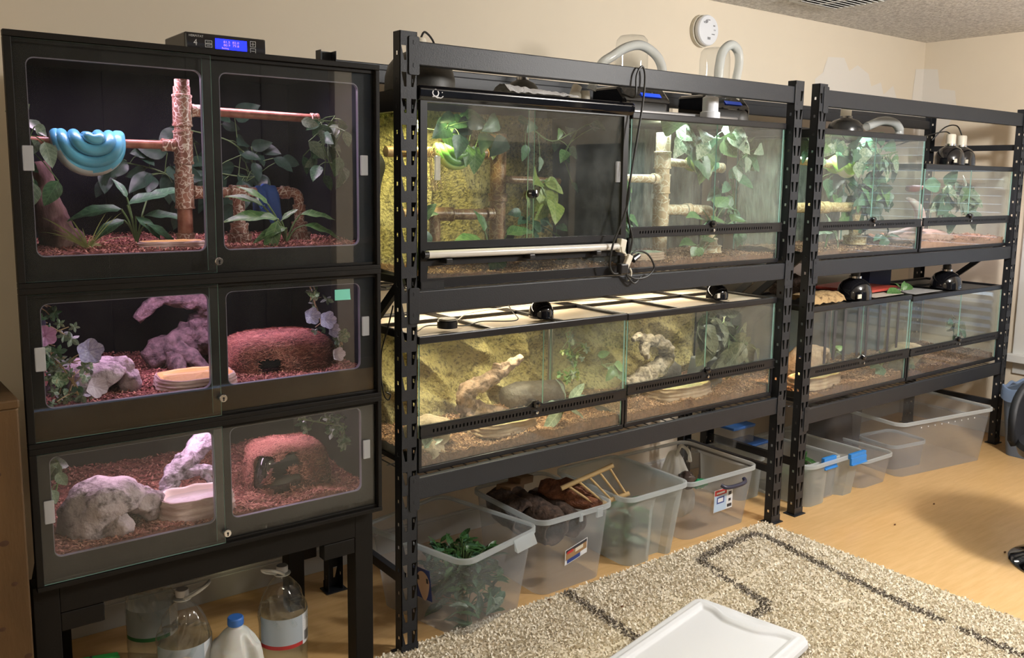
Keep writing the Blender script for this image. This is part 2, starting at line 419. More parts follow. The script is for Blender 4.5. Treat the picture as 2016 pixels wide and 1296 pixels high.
# right wall with a window opening
WY0, WY1, WZ0, WZ1 = -1.16, -.10, .55, 1.95
wr = MB(); wr.box(XR, XR+.12, WY1, YB, 0, ZC); wr.box(XR, XR+.12, YF, WY0, 0, ZC); wr.box(XR, XR+.12, WY0, WY1, 0, WZ0); wr.box(XR, XR+.12, WY0, WY1, WZ1, ZC)
struct('wall_right', wr, M_wall)
wf = MB().box(XL, 1.66, YF-.1, YF-.06, 0, ZC); wf.box(1.66, 1.8, YF-.1, YF+.03, 0, ZC); wf.box(3.02, XR, YF-.1, YF, 1.84, ZC); wf.box(1.8, 3.02, YF-.1, YF, 2.3, ZC); wf.box(4.15, XR, YF-.1, YF, 0, 1.84)
struct('wall_front', wf, M_wall)
cl = MB()
for i in range(8): cl.box(XL+.53*i, XL+.53*i+.52, YF-.05, YF-.01, .02, ZC-.02)
struct('added_door_2', cl, mat('added_door_brown', (.02, .014, .008), .6))  # unseen dark doors added to darken what the cage glass reflects
M_doorblue = mat('added_door_blue', (.03, .05, .08), .1)
dd = MB().box(1.8, 3.02, YF-.08, YF-.04, 0, 2.3); dd.box(3.02, 4.15, YF-.08, YF-.04, 0, 1.84)
d1 = struct('added_door_1', dd, M_doorblue)  # unseen dark blue doors added for the glass to reflect
fr_ = MB()
for x in (1.8, 2.4, 3.0, 3.56, 4.12): fr_.box(x, x+.04, YF-.06, YF+.0, 0, 1.84)
fr_.box(1.8, 4.15, YF-.06, YF, 0, .08); fr_.box(1.8, 4.15, YF-.06, YF, 1.0, 1.04)
o = obj('door_frame', fr_, mat('dark_door_frame', (.05, .055, .07), .5), d1, False)
struct('added_door_3', MB().box(XR-.03, XR-.001, -3.98, -3.12, 0, 1.84), M_doorblue)  # unseen dark panel added for the sliding-door terrarium to reflect
# window with casing, sill, sashes, blind
wn = MB().box(XR-.02, XR, WY1, .035, WZ0-.04, 2.02); wn.box(XR-.02, XR, WY0-.13, WY0, WZ0-.04, 2.02); wn.box(XR-.02, XR, WY0-.13, .035, WZ1, 2.03)
wn.box(XR-.07, XR+.0, WY0-.15, .055, WZ0-.075, WZ0-.03); wn.box(XR-.015, XR, WY0-.12, .03, WZ0-.15, WZ0-.075)
win = struct('window_1', wn, M_trim, .003)
sa = MB()
for z in (WZ0, 1.22, WZ1-.05): sa.box(XR+.06, XR+.10, WY0, WY1, z, z+.05)
for y in (WY0, WY1-.05): sa.box(XR+.06, XR+.10, y, y+.05, WZ0, WZ1)
obj('sash', sa, M_trim, win, False)
obj('pane', MB().box(XR+.078, XR+.082, WY0, WY1, WZ0, WZ1), M_glass, win, False)
M_slat = mat('blind_slat', (.58, .62, .68), .5)
me = None
for i in range(27):
    z = WZ0+.03+i*.05
    if me is None:
        Rm = Matrix.Rotation(R(78), 3, 'Y'); b = MB().box(XR+.005, XR+.052, WY0+.035, WY1-.035, z, z+.0025, R_=Rm)
        so = obj('slat', b, M_slat, win, False); me = so.data
    else:
        so = bpy.data.objects.new('slat', me); COL.objects.link(so); so.parent = win; so.location = (0, 0, .05*i)
        if i < 8:
            if i == 1: ml = obj('slat', MB().box(XR+.005, XR+.052, WY0+.035, WY1-.035, WZ0+.03, WZ0+.0325, R_=Matrix.Rotation(R(42), 3, 'Y')), M_slat, win, False); me_low = ml.data; ml.location = (0, 0, .05); bpy.data.objects.remove(so)
            else: so.data = me_low
obj('blind_headrail', MB().box(XR+.0, XR+.06, WY0+.01, WY1-.01, WZ1-.05, WZ1), M_trim, win, False, .002)
obj('blind_cord', MB().tube([(XR-.005, -.3, WZ1-.04), (XR-.005, -.3, .9)], .0015, 5), M_trim, win)
# baseboards
def bboard(name, x0, x1, y0, y1): return struct(name, MB().box(x0, x1, y0, y1, 0, .092), M_trim, .004)
bb = MB().box(XL, XR, YB-.014, YB, 0, .085); bb.box(XL, XR, YB-.009, YB, .085, .097); struct('baseboard_back', bb, M_trim, .002)
bb = MB().box(XR-.014, XR, YF, YB-.014, 0, .085); bb.box(XR-.009, XR, YF, YB-.014, .085, .097); struct('baseboard_right', bb, M_trim, .002)
# touch-up paint on the wall near the corner: the same wall with lighter paint
def patch(pts, plane):
    mb = MB(); n = len(pts)
    if plane == 'Y': mb.add([(u, YB-.0012, v) for u, v in pts], [tuple(range(n))])
    else: mb.add([(XR-.0012, u, v) for u, v in pts], [tuple(range(n))])
    return mb
pm = patch([(3.1, 1.7), (3.09, 2.10), (3.16, 2.14), (3.2, 2.23), (3.36, 2.24), (3.42, 2.17), (3.50, 2.21), (3.62, 2.17), (3.66, 2.10), (3.76, 2.13), (3.8, 2.06), (3.9, 2.12), (3.97, 2.02), (4.13, 2.05), (4.15, 2.24), (4.249, 2.25), (4.249, 1.7)], 'Y')
pm.add(patch([(.732, 1.7), (.732, 2.25), (.64, 2.24), (.62, 2.12), (.52, 2.10), (.50, 1.98), (.56, 1.86), (.6, 1.7)], 'X').v, [tuple(range(8))])
struct('trim_1', pm, M_patch)
# ceiling vent
t = thing('ceiling_vent', 'white louvred air vent in the ceiling at the top of the photo', 'vent', (2.62, .28, ZC))
fo = rr(2.44, 2.80, .10, .46, .005, 1); fi = rr(2.47, 2.77, .13, .43, .003, 1)
obj('frame', plate(fo, [fi], ZC-.012, ZC-.001, 'Z'), M_trim, t, False)
obj('duct_opening', MB().box(2.47, 2.77, .13, .43, ZC-.003, ZC-.0015), mat('dark_duct', (.02, .02, .02), .9), t, False)
me = None
for i in range(9):
    y = .15+i*.032
    if me is None:
        s_ = obj('louvre', MB().box(2.47, 2.77, y, y+.016, ZC-.012, ZC-.009, R_=Matrix.Rotation(R(25), 3, 'X')), M_trim, t, False); me = s_.data
    else: s_ = bpy.data.objects.new('louvre', me); COL.objects.link(s_); s_.parent = t; s_.location = (0, .032*i, 0)
obj('centre_bar', MB().box(2.61, 2.625, .13, .43, ZC-.013, ZC-.009), M_trim, t, False)
# smoke detector on back wall
t = thing('smoke_detector', 'round white smoke detector high on the back wall', 'smoke detector', (2.12, YB-.001, 2.255))
RY = Matrix.Rotation(R(90), 3, 'X')
obj('mount', MB().lathe([(.078, 0), (.078, .020), (.070, .024)], (2.12, YB-.001, 2.255), 32, rot=RY), M_offwhite, t)
obj('body', MB().lathe([(.064, .022), (.072, .028), (.074, .045), (.070, .052), (.064, .054), (0, .055)], (2.12, YB-.001, 2.255), 32, rot=RY), M_white, t)
M_grey = mat('grey_print', (.25, .25, .27), .6)
for i, (dx, dz, tx, s) in enumerate([(-.03, .03, 'TEST', .013), (-.005, .045, 'PUSH', .008), (.035, .02, 'FIRE', .009), (.04, 0, 'CO', .009), (.03, -.02, 'ALARM', .007), (0, -.045, 'IIIII', .018)]):
    text(tx, s, (2.12+dx, YB-.0565, 2.255+dz), FR, M_grey, t)
obj('test_button', MB().lathe([(.008, .053), (.008, .057), (0, .058)], (2.10, YB-.001, 2.295), 14, rot=RY), M_grey, t)

# ------------------------------------------------------------------ racks
H = 1.947; PW = .058; PD = .040; DEPTH = .575
def keystones(x0, z0, z1):
    hs = []; z = z0
    while z < z1:
        hs.append([(x0+.0045, z+.042), (x0+.0215, z+.042), (x0+.0215, z), (x0+.014, z)])
        hs.append([(x0+.0375, z+.042), (x0+.0545, z+.042), (x0+.045, z), (x0+.0375, z)])
        z += .0762
    return hs
def make_post_meshes():
    f = plate([(0, 0), (PW, 0), (PW, H), (0, H)], keystones(0, .035, H-.055), 0, .002)
    hs = []; z = .05
    while z < H-.03:
        hs.append([(.015, z), (.025, z), (.025, z+.012), (.015, z+.012)]); z += .0762
    sl = plate([(0, 0), (PD, 0), (PD, H), (0, H)], hs, 0, .002, 'X')
    sr = plate([(0, 0), (PD, 0), (PD, H), (0, H)], hs, PW-.002, PW, 'X')
    f.add(sl.v, sl.f); f.add(sr.v, sr.f)
    f.box(-.012, PW+.012, -.012, PD+.012, 0, .004)
    f.box(-.002, PW+.002, -.002, .001, .0, .035)
    return f
POST = make_post_meshes()
pme = bpy.data.meshes.new('post'); pme.from_pydata(POST.v, [], POST.f); pme.materials.append(M_steel)
bm = bmesh.new(); bm.from_mesh(pme); bmesh.ops.recalc_face_normals(bm, faces=bm.faces); bm.to_mesh(pme); bm.free()
def rack(label, x0, wd, levels):
    t = thing('shelving_rack', label, 'shelf rack', (x0, 0, 0), 'black steel shelving racks')
    x1 = x0+wd
    for px in (x0, x1-PW):
        for k in (0, 1):
            o = bpy.data.objects.new('post', pme); COL.objects.link(o); o.parent = t
            o.location = (px-x0, 0, 0) if k == 0 else (px+PW-x0, DEPTH, 0)
            if k: o.rotation_euler = (0, 0, PI)
        for z in (.225, 1.72): obj('side_rail', MB().box(px+.018, px+.040, PD, DEPTH-PD, z, z+.032), M_steel, t, False)
        br = MB()
        for (za, zb) in ((1.21, .80),):
            a = Vector((px+.029, PD, za)); b = Vector((px+.029, DEPTH-PD, zb)); d = (b-a).normalized(); n_ = Vector((0, -d.z, d.y))*.014
            br.add([a-n_+Vector((s*.008, 0, 0)) for s in (-1, 1)]+[a+n_+Vector((s*.008, 0, 0)) for s in (1, -1)]+[b-n_+Vector((s*.008, 0, 0)) for s in (-1, 1)]+[b+n_+Vector((s*.008, 0, 0)) for s in (1, -1)],
                   [(0, 1, 2, 3), (4, 7, 6, 5), (0, 4, 5, 1), (1, 5, 6, 2), (2, 6, 7, 3), (3, 7, 4, 0)])
        obj('side_brace', br, M_steel, t, False)
    for (z0, z1, deck) in levels:
        for yb in (0, DEPTH-.034):
            b = MB()
            prof = [(0, z0), (.032, z0), (.032, z1-.022), (.020, z1-.022), (.020, z1), (0, z1)] if yb == 0 else [(yb, z0), (yb+.032, z0), (yb+.032, z1), (yb+.012, z1), (yb+.012, z1-.022), (yb, z1-.022)]
            b.prism([(p+(.001 if yb == 0 else 0), q) for p, q in prof], x0+PW-.004, x1-PW+.004, 'X')
            bo = obj('beam', b, M_steel, t, False, .003)
            ya, yb2 = (-.004, -.001)
            for xx, s in ((x0+PW, 1), (x1-PW, -1)) if yb == 0 else ():
                c = MB(); xa = xx-.030*s
                c.prism(rr(min(xa, xx+.006*s), max(xa, xx+.006*s), z0-.03, z1+.012, .006, 3), ya, yb2, 'Y')
                for zz in (z0-.008, z1-.012): c.box(xx-.013*s-.003, xx-.013*s+.003, ya-.001, ya, zz, zz+.012, 0)
                obj('connector_plate', c, M_steel, bo, False, .001)
        if deck:
            zt = z1-.012; wv = MB()
            for i in range(int((wd-.12)/.0508)):
                x = x0+.08+i*.0508; wv.tube([(x, .012, zt-.004), (x, DEPTH-.012, zt-.004)], .0022, 5)
            for y in (.018, .11, .2, .29, .38, .47, .56): wv.tube([(x0+.06, y, zt), (x1-.06, y, zt)], .0022, 5)
            stuff(obj('wire_deck', wv, mat('galvanised_wire', (.35, .35, .37), .35, metal=.8), t, False))
    return t
rack('black steel shelving rack standing beside the stacked cages', 0, 1.956, [(1.853, 1.922, False), (1.108, 1.177, True), (.510, .583, True)])
rack('black steel shelving rack nearest the window', 2.068, 2.012, [(1.853, 1.924, False), (1.105, 1.175, True), (.425, .497, True)])

# ------------------------------------------------------------------ stacked cages
CX0, CX1, CY0, CY1 = -1.02, -.108, -.045, .55
CXB = -.915     # left wall at the back
def led(name, parent, x0, x1, y, z, col, power, sy=.03, lens=(1, 1, 1), e=2.0):
    """light bar: housing + lens, with its lamp just under the lens"""
    f = obj('light_bar', MB().box(x0, x1, y-.018, y+.018, z-.012, z), M_black, parent, False, .002)
    obj('lens', MB().box(x0+.01, x1-.01, y-.012, y+.012, z-.014, z-.012), mat(name, (.8, .8, .8), emit=col, estr=e), f, False)
    area('cage_light', ((x0+x1)/2, y, z-.017), x1-x0-.03, power, col, sizey=sy)
def cage(label, z0, z1, oz0, oz1, col, power, group='stacked black reptile cages'):
    t = thing('reptile_cage', label, 'terrarium', ((CX0+CX1)/2, CY0, z0), group)
    s = MB(); T = .012
    # the body narrows a little towards the back on its left side
    s.prism([(CX0, CY0), (CX0+T, CY0), (CXB+T, CY1), (CXB, CY1)], z0, z1, 'Z'); s.box(CX1-T, CX1, CY0, CY1, z0, z1)
    for za in (z0, z1-T): s.prism([(CX0+T, CY0), (CX1-T, CY0), (CX1-T, CY1), (CXB+T, CY1)], za, za+T, 'Z')
    s.box(CXB+T, CX1-T, CY1-T, CY1, z0+T, z1-T)
    obj('shell', s, M_cage, t, False)
    obj('liner', MB().prism([(CX0+T+.003, CY0+.012), (CX0+T+.005, CY0+.012), (CXB+T+.004, CY1-T), (CXB+T+.002, CY1-T)], z0+T, z1-T, 'Z').box(CX1-T-.002, CX1-T, CY0+.012, CY1-T, z0+T, z1-T).box(CXB+T+.002, CX1-T-.002, CY1-T-.002, CY1-T, z0+T, z1-T), M_cagein, t, False)
    ho = [rr(-.980, -.592, oz0, oz1, .018, 6), rr(-.548, -.160, oz0, oz1, .018, 6)]
    obj('front_frame', plate([(CX0+.002, z0+.002), (CX1-.002, z0+.002), (CX1-.002, z1-.002), (CX0+.002, z1-.002)], ho, CY0-.0, CY0+.010), M_cage, t, False)
    lip = MB()
    for h in ho:
        n = len(h); cx = sum(p[0] for p in h)/n; cz = sum(p[1] for p in h)/n
        for i in range(n):
            a, b = h[i], h[(i+1) % n]
            def sh(p, k): return (p[0]+(cx-p[0])*k, p[1]+(cz-p[1])*k*1.3)
            A, B, A2, B2 = a, b, sh(a, .008), sh(b, .008)
            lip.add([(A[0], CY0-.0006, A[1]), (B[0], CY0-.0006, B[1]), (B2[0], CY0-.0006, B2[1]), (A2[0], CY0-.0006, A2[1]), (A2[0], CY0+.010, A2[1]), (B2[0], CY0+.010, B2[1])], [(0, 1, 2, 3), (3, 2, 5, 4)])
    obj('opening_edge', lip, mat('violet_grey_edge', (.16, .15, .19), .4), t, False)
    tr = MB(); tr.box(CX0-.004, CX1+.004, CY0-.024, CY0, z0, z0+.012); tr.box(CX0-.004, CX1+.004, CY0-.024, CY0, z1-.014, z1)
    tr.box(CX0-.004, CX0+.012, CY0-.022, CY0, z0+.012, z1-.014); tr.box(CX1-.008, CX1+.004, CY0-.022, CY0, z0+.012, z1-.014)
    tr.box(CX0, CX1, CY0-.013, CY0-.010, z0+.012, z0+.02); tr.box(CX0, CX1, CY0-.013, CY0-.010, z1-.024, z1-.014)
    obj('door_track', tr, M_cage, t, False, .0015)
    for nm, xa, xb, y, hx in (('sliding_door', CX0+.012, -.574, CY0-.021, -.990), ('sliding_door', -.592, CX1-.008, CY0-.008, -.150)):
        g = MB().box(xa, xb, y, y+.004, z0+.014, z1-.016); g.m = [0, 0, 0, 0, 1, 1]
        g.m[0] = g.m[1] = 1
        d = obj(nm, g, [M_cageglass, M_edge], t, False)
        h = MB().box(hx-.010, hx+.012, y-.007, y-.0005, (oz0+oz1)/2-.028, (oz0+oz1)/2+.028)
        obj('handle', h, M_acrylic, d, False, .002)
    lk = MB().lathe([(.0105, 0), (.0105, .010), (.009, .012), (.0, .012)], (-.572, CY0-.0215, oz0-.025), 20, rot=RY)
    lo = obj('lock', lk, M_chrome, t)
    k = MB().lathe([(.0028, .0122), (.0028, .0128), (0, .0128)], (-.572, CY0-.0215, oz0-.0235), 10, rot=RY); k.box(-.5735, -.5705, CY0-.0215-.0128, CY0-.0215-.0122, oz0-.031, oz0-.024)
    obj('keyhole', k, M_black, lo, False)
    led('violet_lens_'+str(round(z0*100)), t, -.92, -.20, .16, z1-T-.001, col, power, e=1.0)
    return t
PINK = (1, .62, .92)
cage('tall top cage of the stack, blue snake and red pipes inside', 1.262, 1.832, 1.330, 1.780, (1, .72, .98), 4.6)
cage('middle cage of the stack with the mint sticky note', .886, 1.262, .972, 1.222, (1, .64, 1), 2.2)
cage('lowest cage of the stack with pink-lit rock hide', .536, .886, .604, .856, (1, .68, .92), 2.0)
t = thing('cage_stand', 'dark wooden stand carrying the stacked cages', 'stand', (-.56, .25, 0))
for x, y in ((-1.03, -.03), (-.175, -.03), (-.925, .48), (-.175, .48)): obj('leg', MB().box(x, x+.058, y, y+.058, 0, .535), M_cage, t, False, .002)
obj('rail', MB().box(-.972, -.175, -.03, .008, .455, .535), M_cage, t, False, .002)
obj('rail', MB().box(-.90, -.175, .50, .538, .455, .535), M_cage, t, False, .002)
for xa, xb in ((-1.022, -.925), (-.175, -.175)): obj('side_rail', MB().prism([(xa, .03), (xa+.045, .03), (xb+.045, .48), (xb, .48)], .455, .535, 'Z'), M_cage, t, False, .002)
for x in (-.972, -.275): obj('corner_block', MB().box(x, x+.10, -.028, .008, .405, .453), M_cage, t, False, .003)
obj('sticky_note', MB().grid(6, 6, lambda u, v: (-.243+.047*u, CY0-.0095-.004*(1-v)**2*u, 1.178+.030*v)), mat('mint_paper', (.18, .62, .50), .7))
tag(bpy.data.objects['sticky_note'], 'mint green sticky note on the glass of the middle cage', 'sticky note')

# ------------------------------------------------------------------ glass terrariums
def gbox(name, parent, x0, x1, y0, y1, z0, z1, thin):
    g = MB().box(x0, x1, y0, y1, z0, z1)
    big = {'Y': (2, 3), 'X': (4, 5)}[thin]; g.m = [0 if i in big else 1 for i in range(6)]
    return obj(name, g, [M_glass, M_edge], parent, False)
def ring(x0, x1, y0, y1, z0, z1, wd):
    return MB().box(x0, x1, y0, y0+wd, z0, z1).box(x0, x1, y1-wd, y1, z0, z1).box(x0, x0+wd, y0+wd, y1-wd, z0, z1).box(x1-wd, x1, y0+wd, y1-wd, z0, z1)
TY0, TY1 = .03, .49
def tank(label, x0, x1, z0, z1, sz0, sz1, screen=M_screen, bars=(.5,), bg=None, split=.5, group='glass terrariums on the racks', x_latch=.5, back=0):
    t = thing('glass_terrarium', label, 'terrarium', ((x0+x1)/2, TY0, z0), group)
    b = ring(x0, x1, TY0, TY1, z0, z0+.018, .012); b.box(x0+.01, x1-.01, TY0+.01, TY1-.01, z0+.004, z0+.008)
    obj('base_frame', b, M_frame, t, False, .002)
    zt = z1-.026
    gbox('side_pane', t, x0+.003, x0+.008, TY0+.006, TY1-.003, z0+.018, zt, 'X')
    gbox('side_pane', t, x1-.008, x1-.003, TY0+.006, TY1-.003, z0+.018, zt, 'X')
    gbox('back_pane', t, x0+.008, x1-.008, TY1-.008, TY1-.003, z0+.018, zt, 'Y')
    gbox('front_pane', t, x0+.012, x1-.012, TY0+.004, TY0+.008, z0+.018, sz0+.004, 'Y')
    xm = x0+(x1-x0)*split
    gbox('door', t, x0+.004, xm-.001, TY0, TY0+.004, sz1-.002, zt, 'Y')
    gbox('door', t, xm+.001, x1-.004, TY0, TY0+.004, sz1-.002, zt, 'Y')
    for x in (x0, x1-.011):
        obj('corner_post', MB().box(x, x+.011, TY0-.002, TY0+.010, z0+.018, sz0), M_frame, t, False, .001)
    xl = x0+(x1-x0)*x_latch; h = sz1-sz0
    # vent strip with a raised hump for the latch
    sh = [(x0+.002, sz0), (x1-.002, sz0), (x1-.002, sz1)]
    sh += [(xl+.035, sz1), (xl+.018, sz1+.010), (xl+.012, sz1+.016), (xl-.012, sz1+.016), (xl-.018, sz1+.010), (xl-.035, sz1), (x0+.002, sz1)]
    holes = []; n = int((x1-x0-.10)/.0145)
    for i in range(n):
        x = x0+.05+i*.0145
        if abs(x-xl) > .022: holes.append([(x-.003, sz0+h*.36), (x+.003, sz0+h*.36), (x+.004, sz0+h*.62), (x-.002, sz0+h*.62)])
    s = plate(sh, holes, TY0-.010, TY0-.002)
    s.box(x0+.002, x1-.002, TY0-.013, TY0-.009, sz1-.009, sz1-.004); s.box(x0+.002, x1-.002, TY0-.013, TY0-.009, sz0+.001, sz0+.006)
    vs = obj('vent_strip', s, M_frame, t, False)
    obj('vent_mesh', MB().box(x0+.01, x1-.01, TY0-.002, TY0-.001, sz0+h*.3, sz0+h*.7), M_blackgloss, vs, False)
    l = MB().lathe([(.014, 0), (.014, .010), (.010, .014), (0, .015)], (xl, TY0-.010, sz1+.003), 16, rot=RY)
    la = obj('latch', l, M_blackgloss, t)
    obj('lock', MB().lathe([(.0055, 0), (.0055, .016), (0, .017)], (xl, TY0-.006, sz0+h*.45), 12, rot=RY), M_chrome, la)
    f = ring(x0-.001, x1+.001, TY0-.004, TY1+.002, zt, z1, .016)
    obj('top_frame', f, M_frame, t, False, .004)
    c = MB()
    for q in bars: xx = x0+(x1-x0)*q; c.box(xx-.008, xx+.008, TY0+.012, TY1-.014, z1-.010, z1-.001)
    c.box(x0+.015, x1-.015, .30, .314, z1-.010, z1-.001)
    obj('top_bar', c, M_frame, t, False)
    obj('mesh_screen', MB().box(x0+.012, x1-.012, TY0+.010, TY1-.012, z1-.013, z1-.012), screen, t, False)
    if back: obj('back_panel', MB().box(x0+.009, x0+(x1-x0)*back, TY1-.0105, TY1-.0085, z0+.02, zt), mat('blue_grey_panel', (.09, .115, .14), .7), t, False)  # back panel; its blue-grey also holds the dim blue reflection in the glass
    if bg:
        m, amp, sc, ridge = bg; sd = x0*7
        def fn(u, v):
            x = x0+.010+(x1-x0-.02)*u; z = z0+.02+(zt-z0-.02)*v
            p = Vector((x*sc+sd, z*sc*.45, 1)) if ridge == 'v' else Vector(((x*.8+z)*sc*1.25+sd, (x-z)*sc*.42, 1))
            q = noise.noise(p); q2 = noise.noise(p*2.7); rg = 1-abs(noise.noise(p*1.3+Vector((5, 5, 5))))*3.2
            return (x, min(TY1-.012, TY1-.014-amp*(.3+.45*q+.22*q2+.10*noise.noise(p*7)+.45*max(rg, -.6))*min(1, u*12, (1-u)*12)), z)
        g = MB().grid(130, 70, fn)
        obj('rock_background', g, m, t, True, angle=180, fix=False)
    return t
tank('upper terrarium with white latched vent and cool light, right of the black sliding-door one', .978, 1.884, 1.180, 1.770, 1.312, 1.352, bg=(M_bgdark, .03, 5, 'v'), split=.52)
tank('lower left terrarium on the near rack with pale driftwood and yellow dish', .080, .984, .585, 1.030, .700, .744, M_lit_screen, (.33, .66), (M_bg, .10, 5, 'd'), split=.56, x_latch=.515)
tank('lower right terrarium on the near rack with large dark leaves at the glass', .989, 1.885, .587, 1.028, .715, .757, M_lit_screen, (.33, .66), (M_bg, .09, 5, 'd'), split=.5)
tank('leaf-filled upper terrarium on the rack by the window', 2.140, 3.032, 1.178, 1.762, 1.308, 1.348, bg=(M_bgdark, .03, 5, 'v'), split=.5)
tank('short upper terrarium with pinkish light, nearest the window', 3.050, 4.012, 1.176, 1.625, 1.310, 1.352, split=.5)
tank('lower terrarium with dark tape strips across its doors', 2.150, 3.010, .507, .962, .635, .683, split=.5, back=.99)
tank('lower terrarium reflecting the window blind, farthest right', 3.022, 4.010, .505, .950, .635, .678, split=.52, back=.55)
# black framed sliding-door terrarium
x0, x1, z0, z1 = .085, .960, 1.180, 1.800
t = thing('sliding_door_terrarium', 'black framed terrarium with two sliding glass doors and white logo', 'terrarium', ((x0+x1)/2, TY0, z0), 'glass terrariums on the racks')
b = ring(x0, x1, TY0, TY1, z0, z0+.026, .02); b.box(x0+.01, x1-.01, TY0+.01, TY1-.01, z0+.004, z0+.010)
obj('base_frame', b, M_frame, t, False, .002)
fr_ = plate([(x0, z0), (x1, z0), (x1, z1-.03), (x0, z1-.03)], [[(x0+.024, z0+.03), (x1-.024, z0+.03), (x1-.024, 1.250), (x0+.024, 1.250)], [(x0+.024, 1.268), (x1-.024, 1.268), (x1-.024, 1.302), (x0+.024, 1.302)], [(x0+.024, 1.325), (x1-.024, 1.325), (x1-.024, 1.75), (x0+.024, 1.75)]], TY0-.004, TY0+.010)
obj('front_frame', fr_, M_frame, t, False)
obj('gap_panel', MB().box(x0+.02, x1-.02, TY0+.006, TY0+.009, 1.262, 1.308), M_frame, t, False)
tp = MB().prism([(TY0-.018, z1-.035), (TY0-.006, z1-.045), (TY0+.03, z1-.045), (TY0+.03, z1), (TY0-.008, z1), (TY0-.020, z1-.012)], x0-.010, x1+.014, 'X')
obj('top_rail', tp, M_blackgloss, t, False, .003)
f = ring(x0, x1, TY0+.03, TY1, z1-.04, z1-.004, .018); obj('top_frame', f, M_frame, t, False)
obj('mesh_screen', MB().box(x0+.012, x1-.012, TY0+.03, TY1-.012, z1-.013, z1-.012), M_screen, t, False)
gbox('side_pane', t, x0+.003, x0+.008, TY0+.012, TY1-.003, z0+.018, z1-.04, 'X'); gbox('side_pane', t, x1-.008, x1-.003, TY0+.012, TY1-.003, z0+.018, z1-.04, 'X')
gbox('front_pane', t, x0+.02, x1-.02, TY0+.004, TY0+.007, z0+.028, 1.255, 'Y')
for xa, xb, y, hx in ((x0+.020, .528, TY0-.003, .133), (.508, x1-.020, TY0+.004, .905)):
    d = gbox('sliding_door', t, xa, xb, y, y+.004, 1.322, 1.752, 'Y')
    obj('handle', MB().box(hx, hx+.020, y-.009, y-.0005, 1.515, 1.590), M_acrylic, d, False, .003)
obj('lock', MB().lathe([(.015, 0), (.015, .012), (.009, .018), (0, .018)], (.512, TY0-.003, 1.474), 16, rot=RY).lathe([(.012, 0), (.012, .010), (0, .012)], (.530, TY0-.003, 1.474), 16, rot=RY), M_blackgloss, t)
text('Q', .034, (x0+.030, TY0-.0205, z1-.034), (R(86), 0, 0), M_white, t, 'logo', align='LEFT')
obj('logo_swash', MB().tube(spline([(x0+.032, TY0-.0212, z1-.034), (x0+.045, TY0-.0210, z1-.033), (x0+.060, TY0-.0212, z1-.037), (x0+.070, TY0-.0210, z1-.031)], 5), .0016, 5).blob((x0+.067, TY0-.0205, z1-.020), (.002, .0008, .002), 5), M_white, t)
obj('vent_grille', MB().box(x0+.0, x0+.085, TY0-.0075, TY0-.0045, z0-.003, z0+.022), M_black, t, False)
g = bpy.data.objects['vent_grille']; gv = MB()
for i in range(22): gv.box(x0+.004+i*.0036, x0+.0055+i*.0036, TY0-.0085, TY0-.0075, z0, z0+.019)
stuff(obj('grille_rib', gv, mat('dark_grey_rib', (.05, .05, .055), .5), g, False))
def fnbg(u, v):
    x = x0+.012+(x1-x0-.024)*u; z = z0+.02+(z1-.06-z0)*v; p = Vector((x*6, z*2.2, 2)); q = noise.noise(p); rg = 1-abs(noise.noise(p*1.2+Vector((9, 1, 2))))*4
    return (x, TY1-.014-.05*(.4+.6*q+.2*noise.noise(p*4)+.4*max(rg, -.6)), z)
obj('rock_background', MB().grid(130, 90, fnbg), M_bg, t, True, angle=180, fix=False)
obj('back_panel', MB().box(x0+.005, x1-.005, TY1-.008, TY1-.003, z0+.02, z1-.04), M_black, t, False)
obj('side_liner', MB().box(x1-.011, x1-.0085, TY0+.014, TY1-.01, z0+.02, z1-.045), M_black, t, False)
# unlit lamp tube across the front of that terrarium
t = thing('lamp_tube', 'long pale lamp tube clipped across the black framed terrarium', 'light tube', (.5, .008, 1.288))
obj('tube', MB().tube([(.10, .008, 1.288), (.915, .008, 1.284)], .0125, 16), mat('frosted_tube', (.62, .60, .56), .25, coat=.4), t)
obj('end_cap', MB().tube([(.084, .008, 1.288), (.10, .008, 1.288)], .0128, 16), M_black, t)
obj('connector', MB().box(.905, .935, -.006, .020, 1.262, 1.312, R_=Matrix.Rotation(R(12), 3, 'Y')), M_offwhite, t, False, .004)
for x in (.17, .50, .80):
    obj('clip', MB().box(x-.012, x+.012, -.008, .024, 1.258, 1.274), M_black, t, False, .003)

# contents lighting: dome lamps etc. sit on the screens
def spot(loc, power, col, r=.05, spread=150): 
    l = area('lamp_bulb', loc, r*2, power, col, spread=spread); l.data.shape = 'DISK'; return l
spot((.27, .24, 1.755), 5.0, (1, .90, .42), .05)

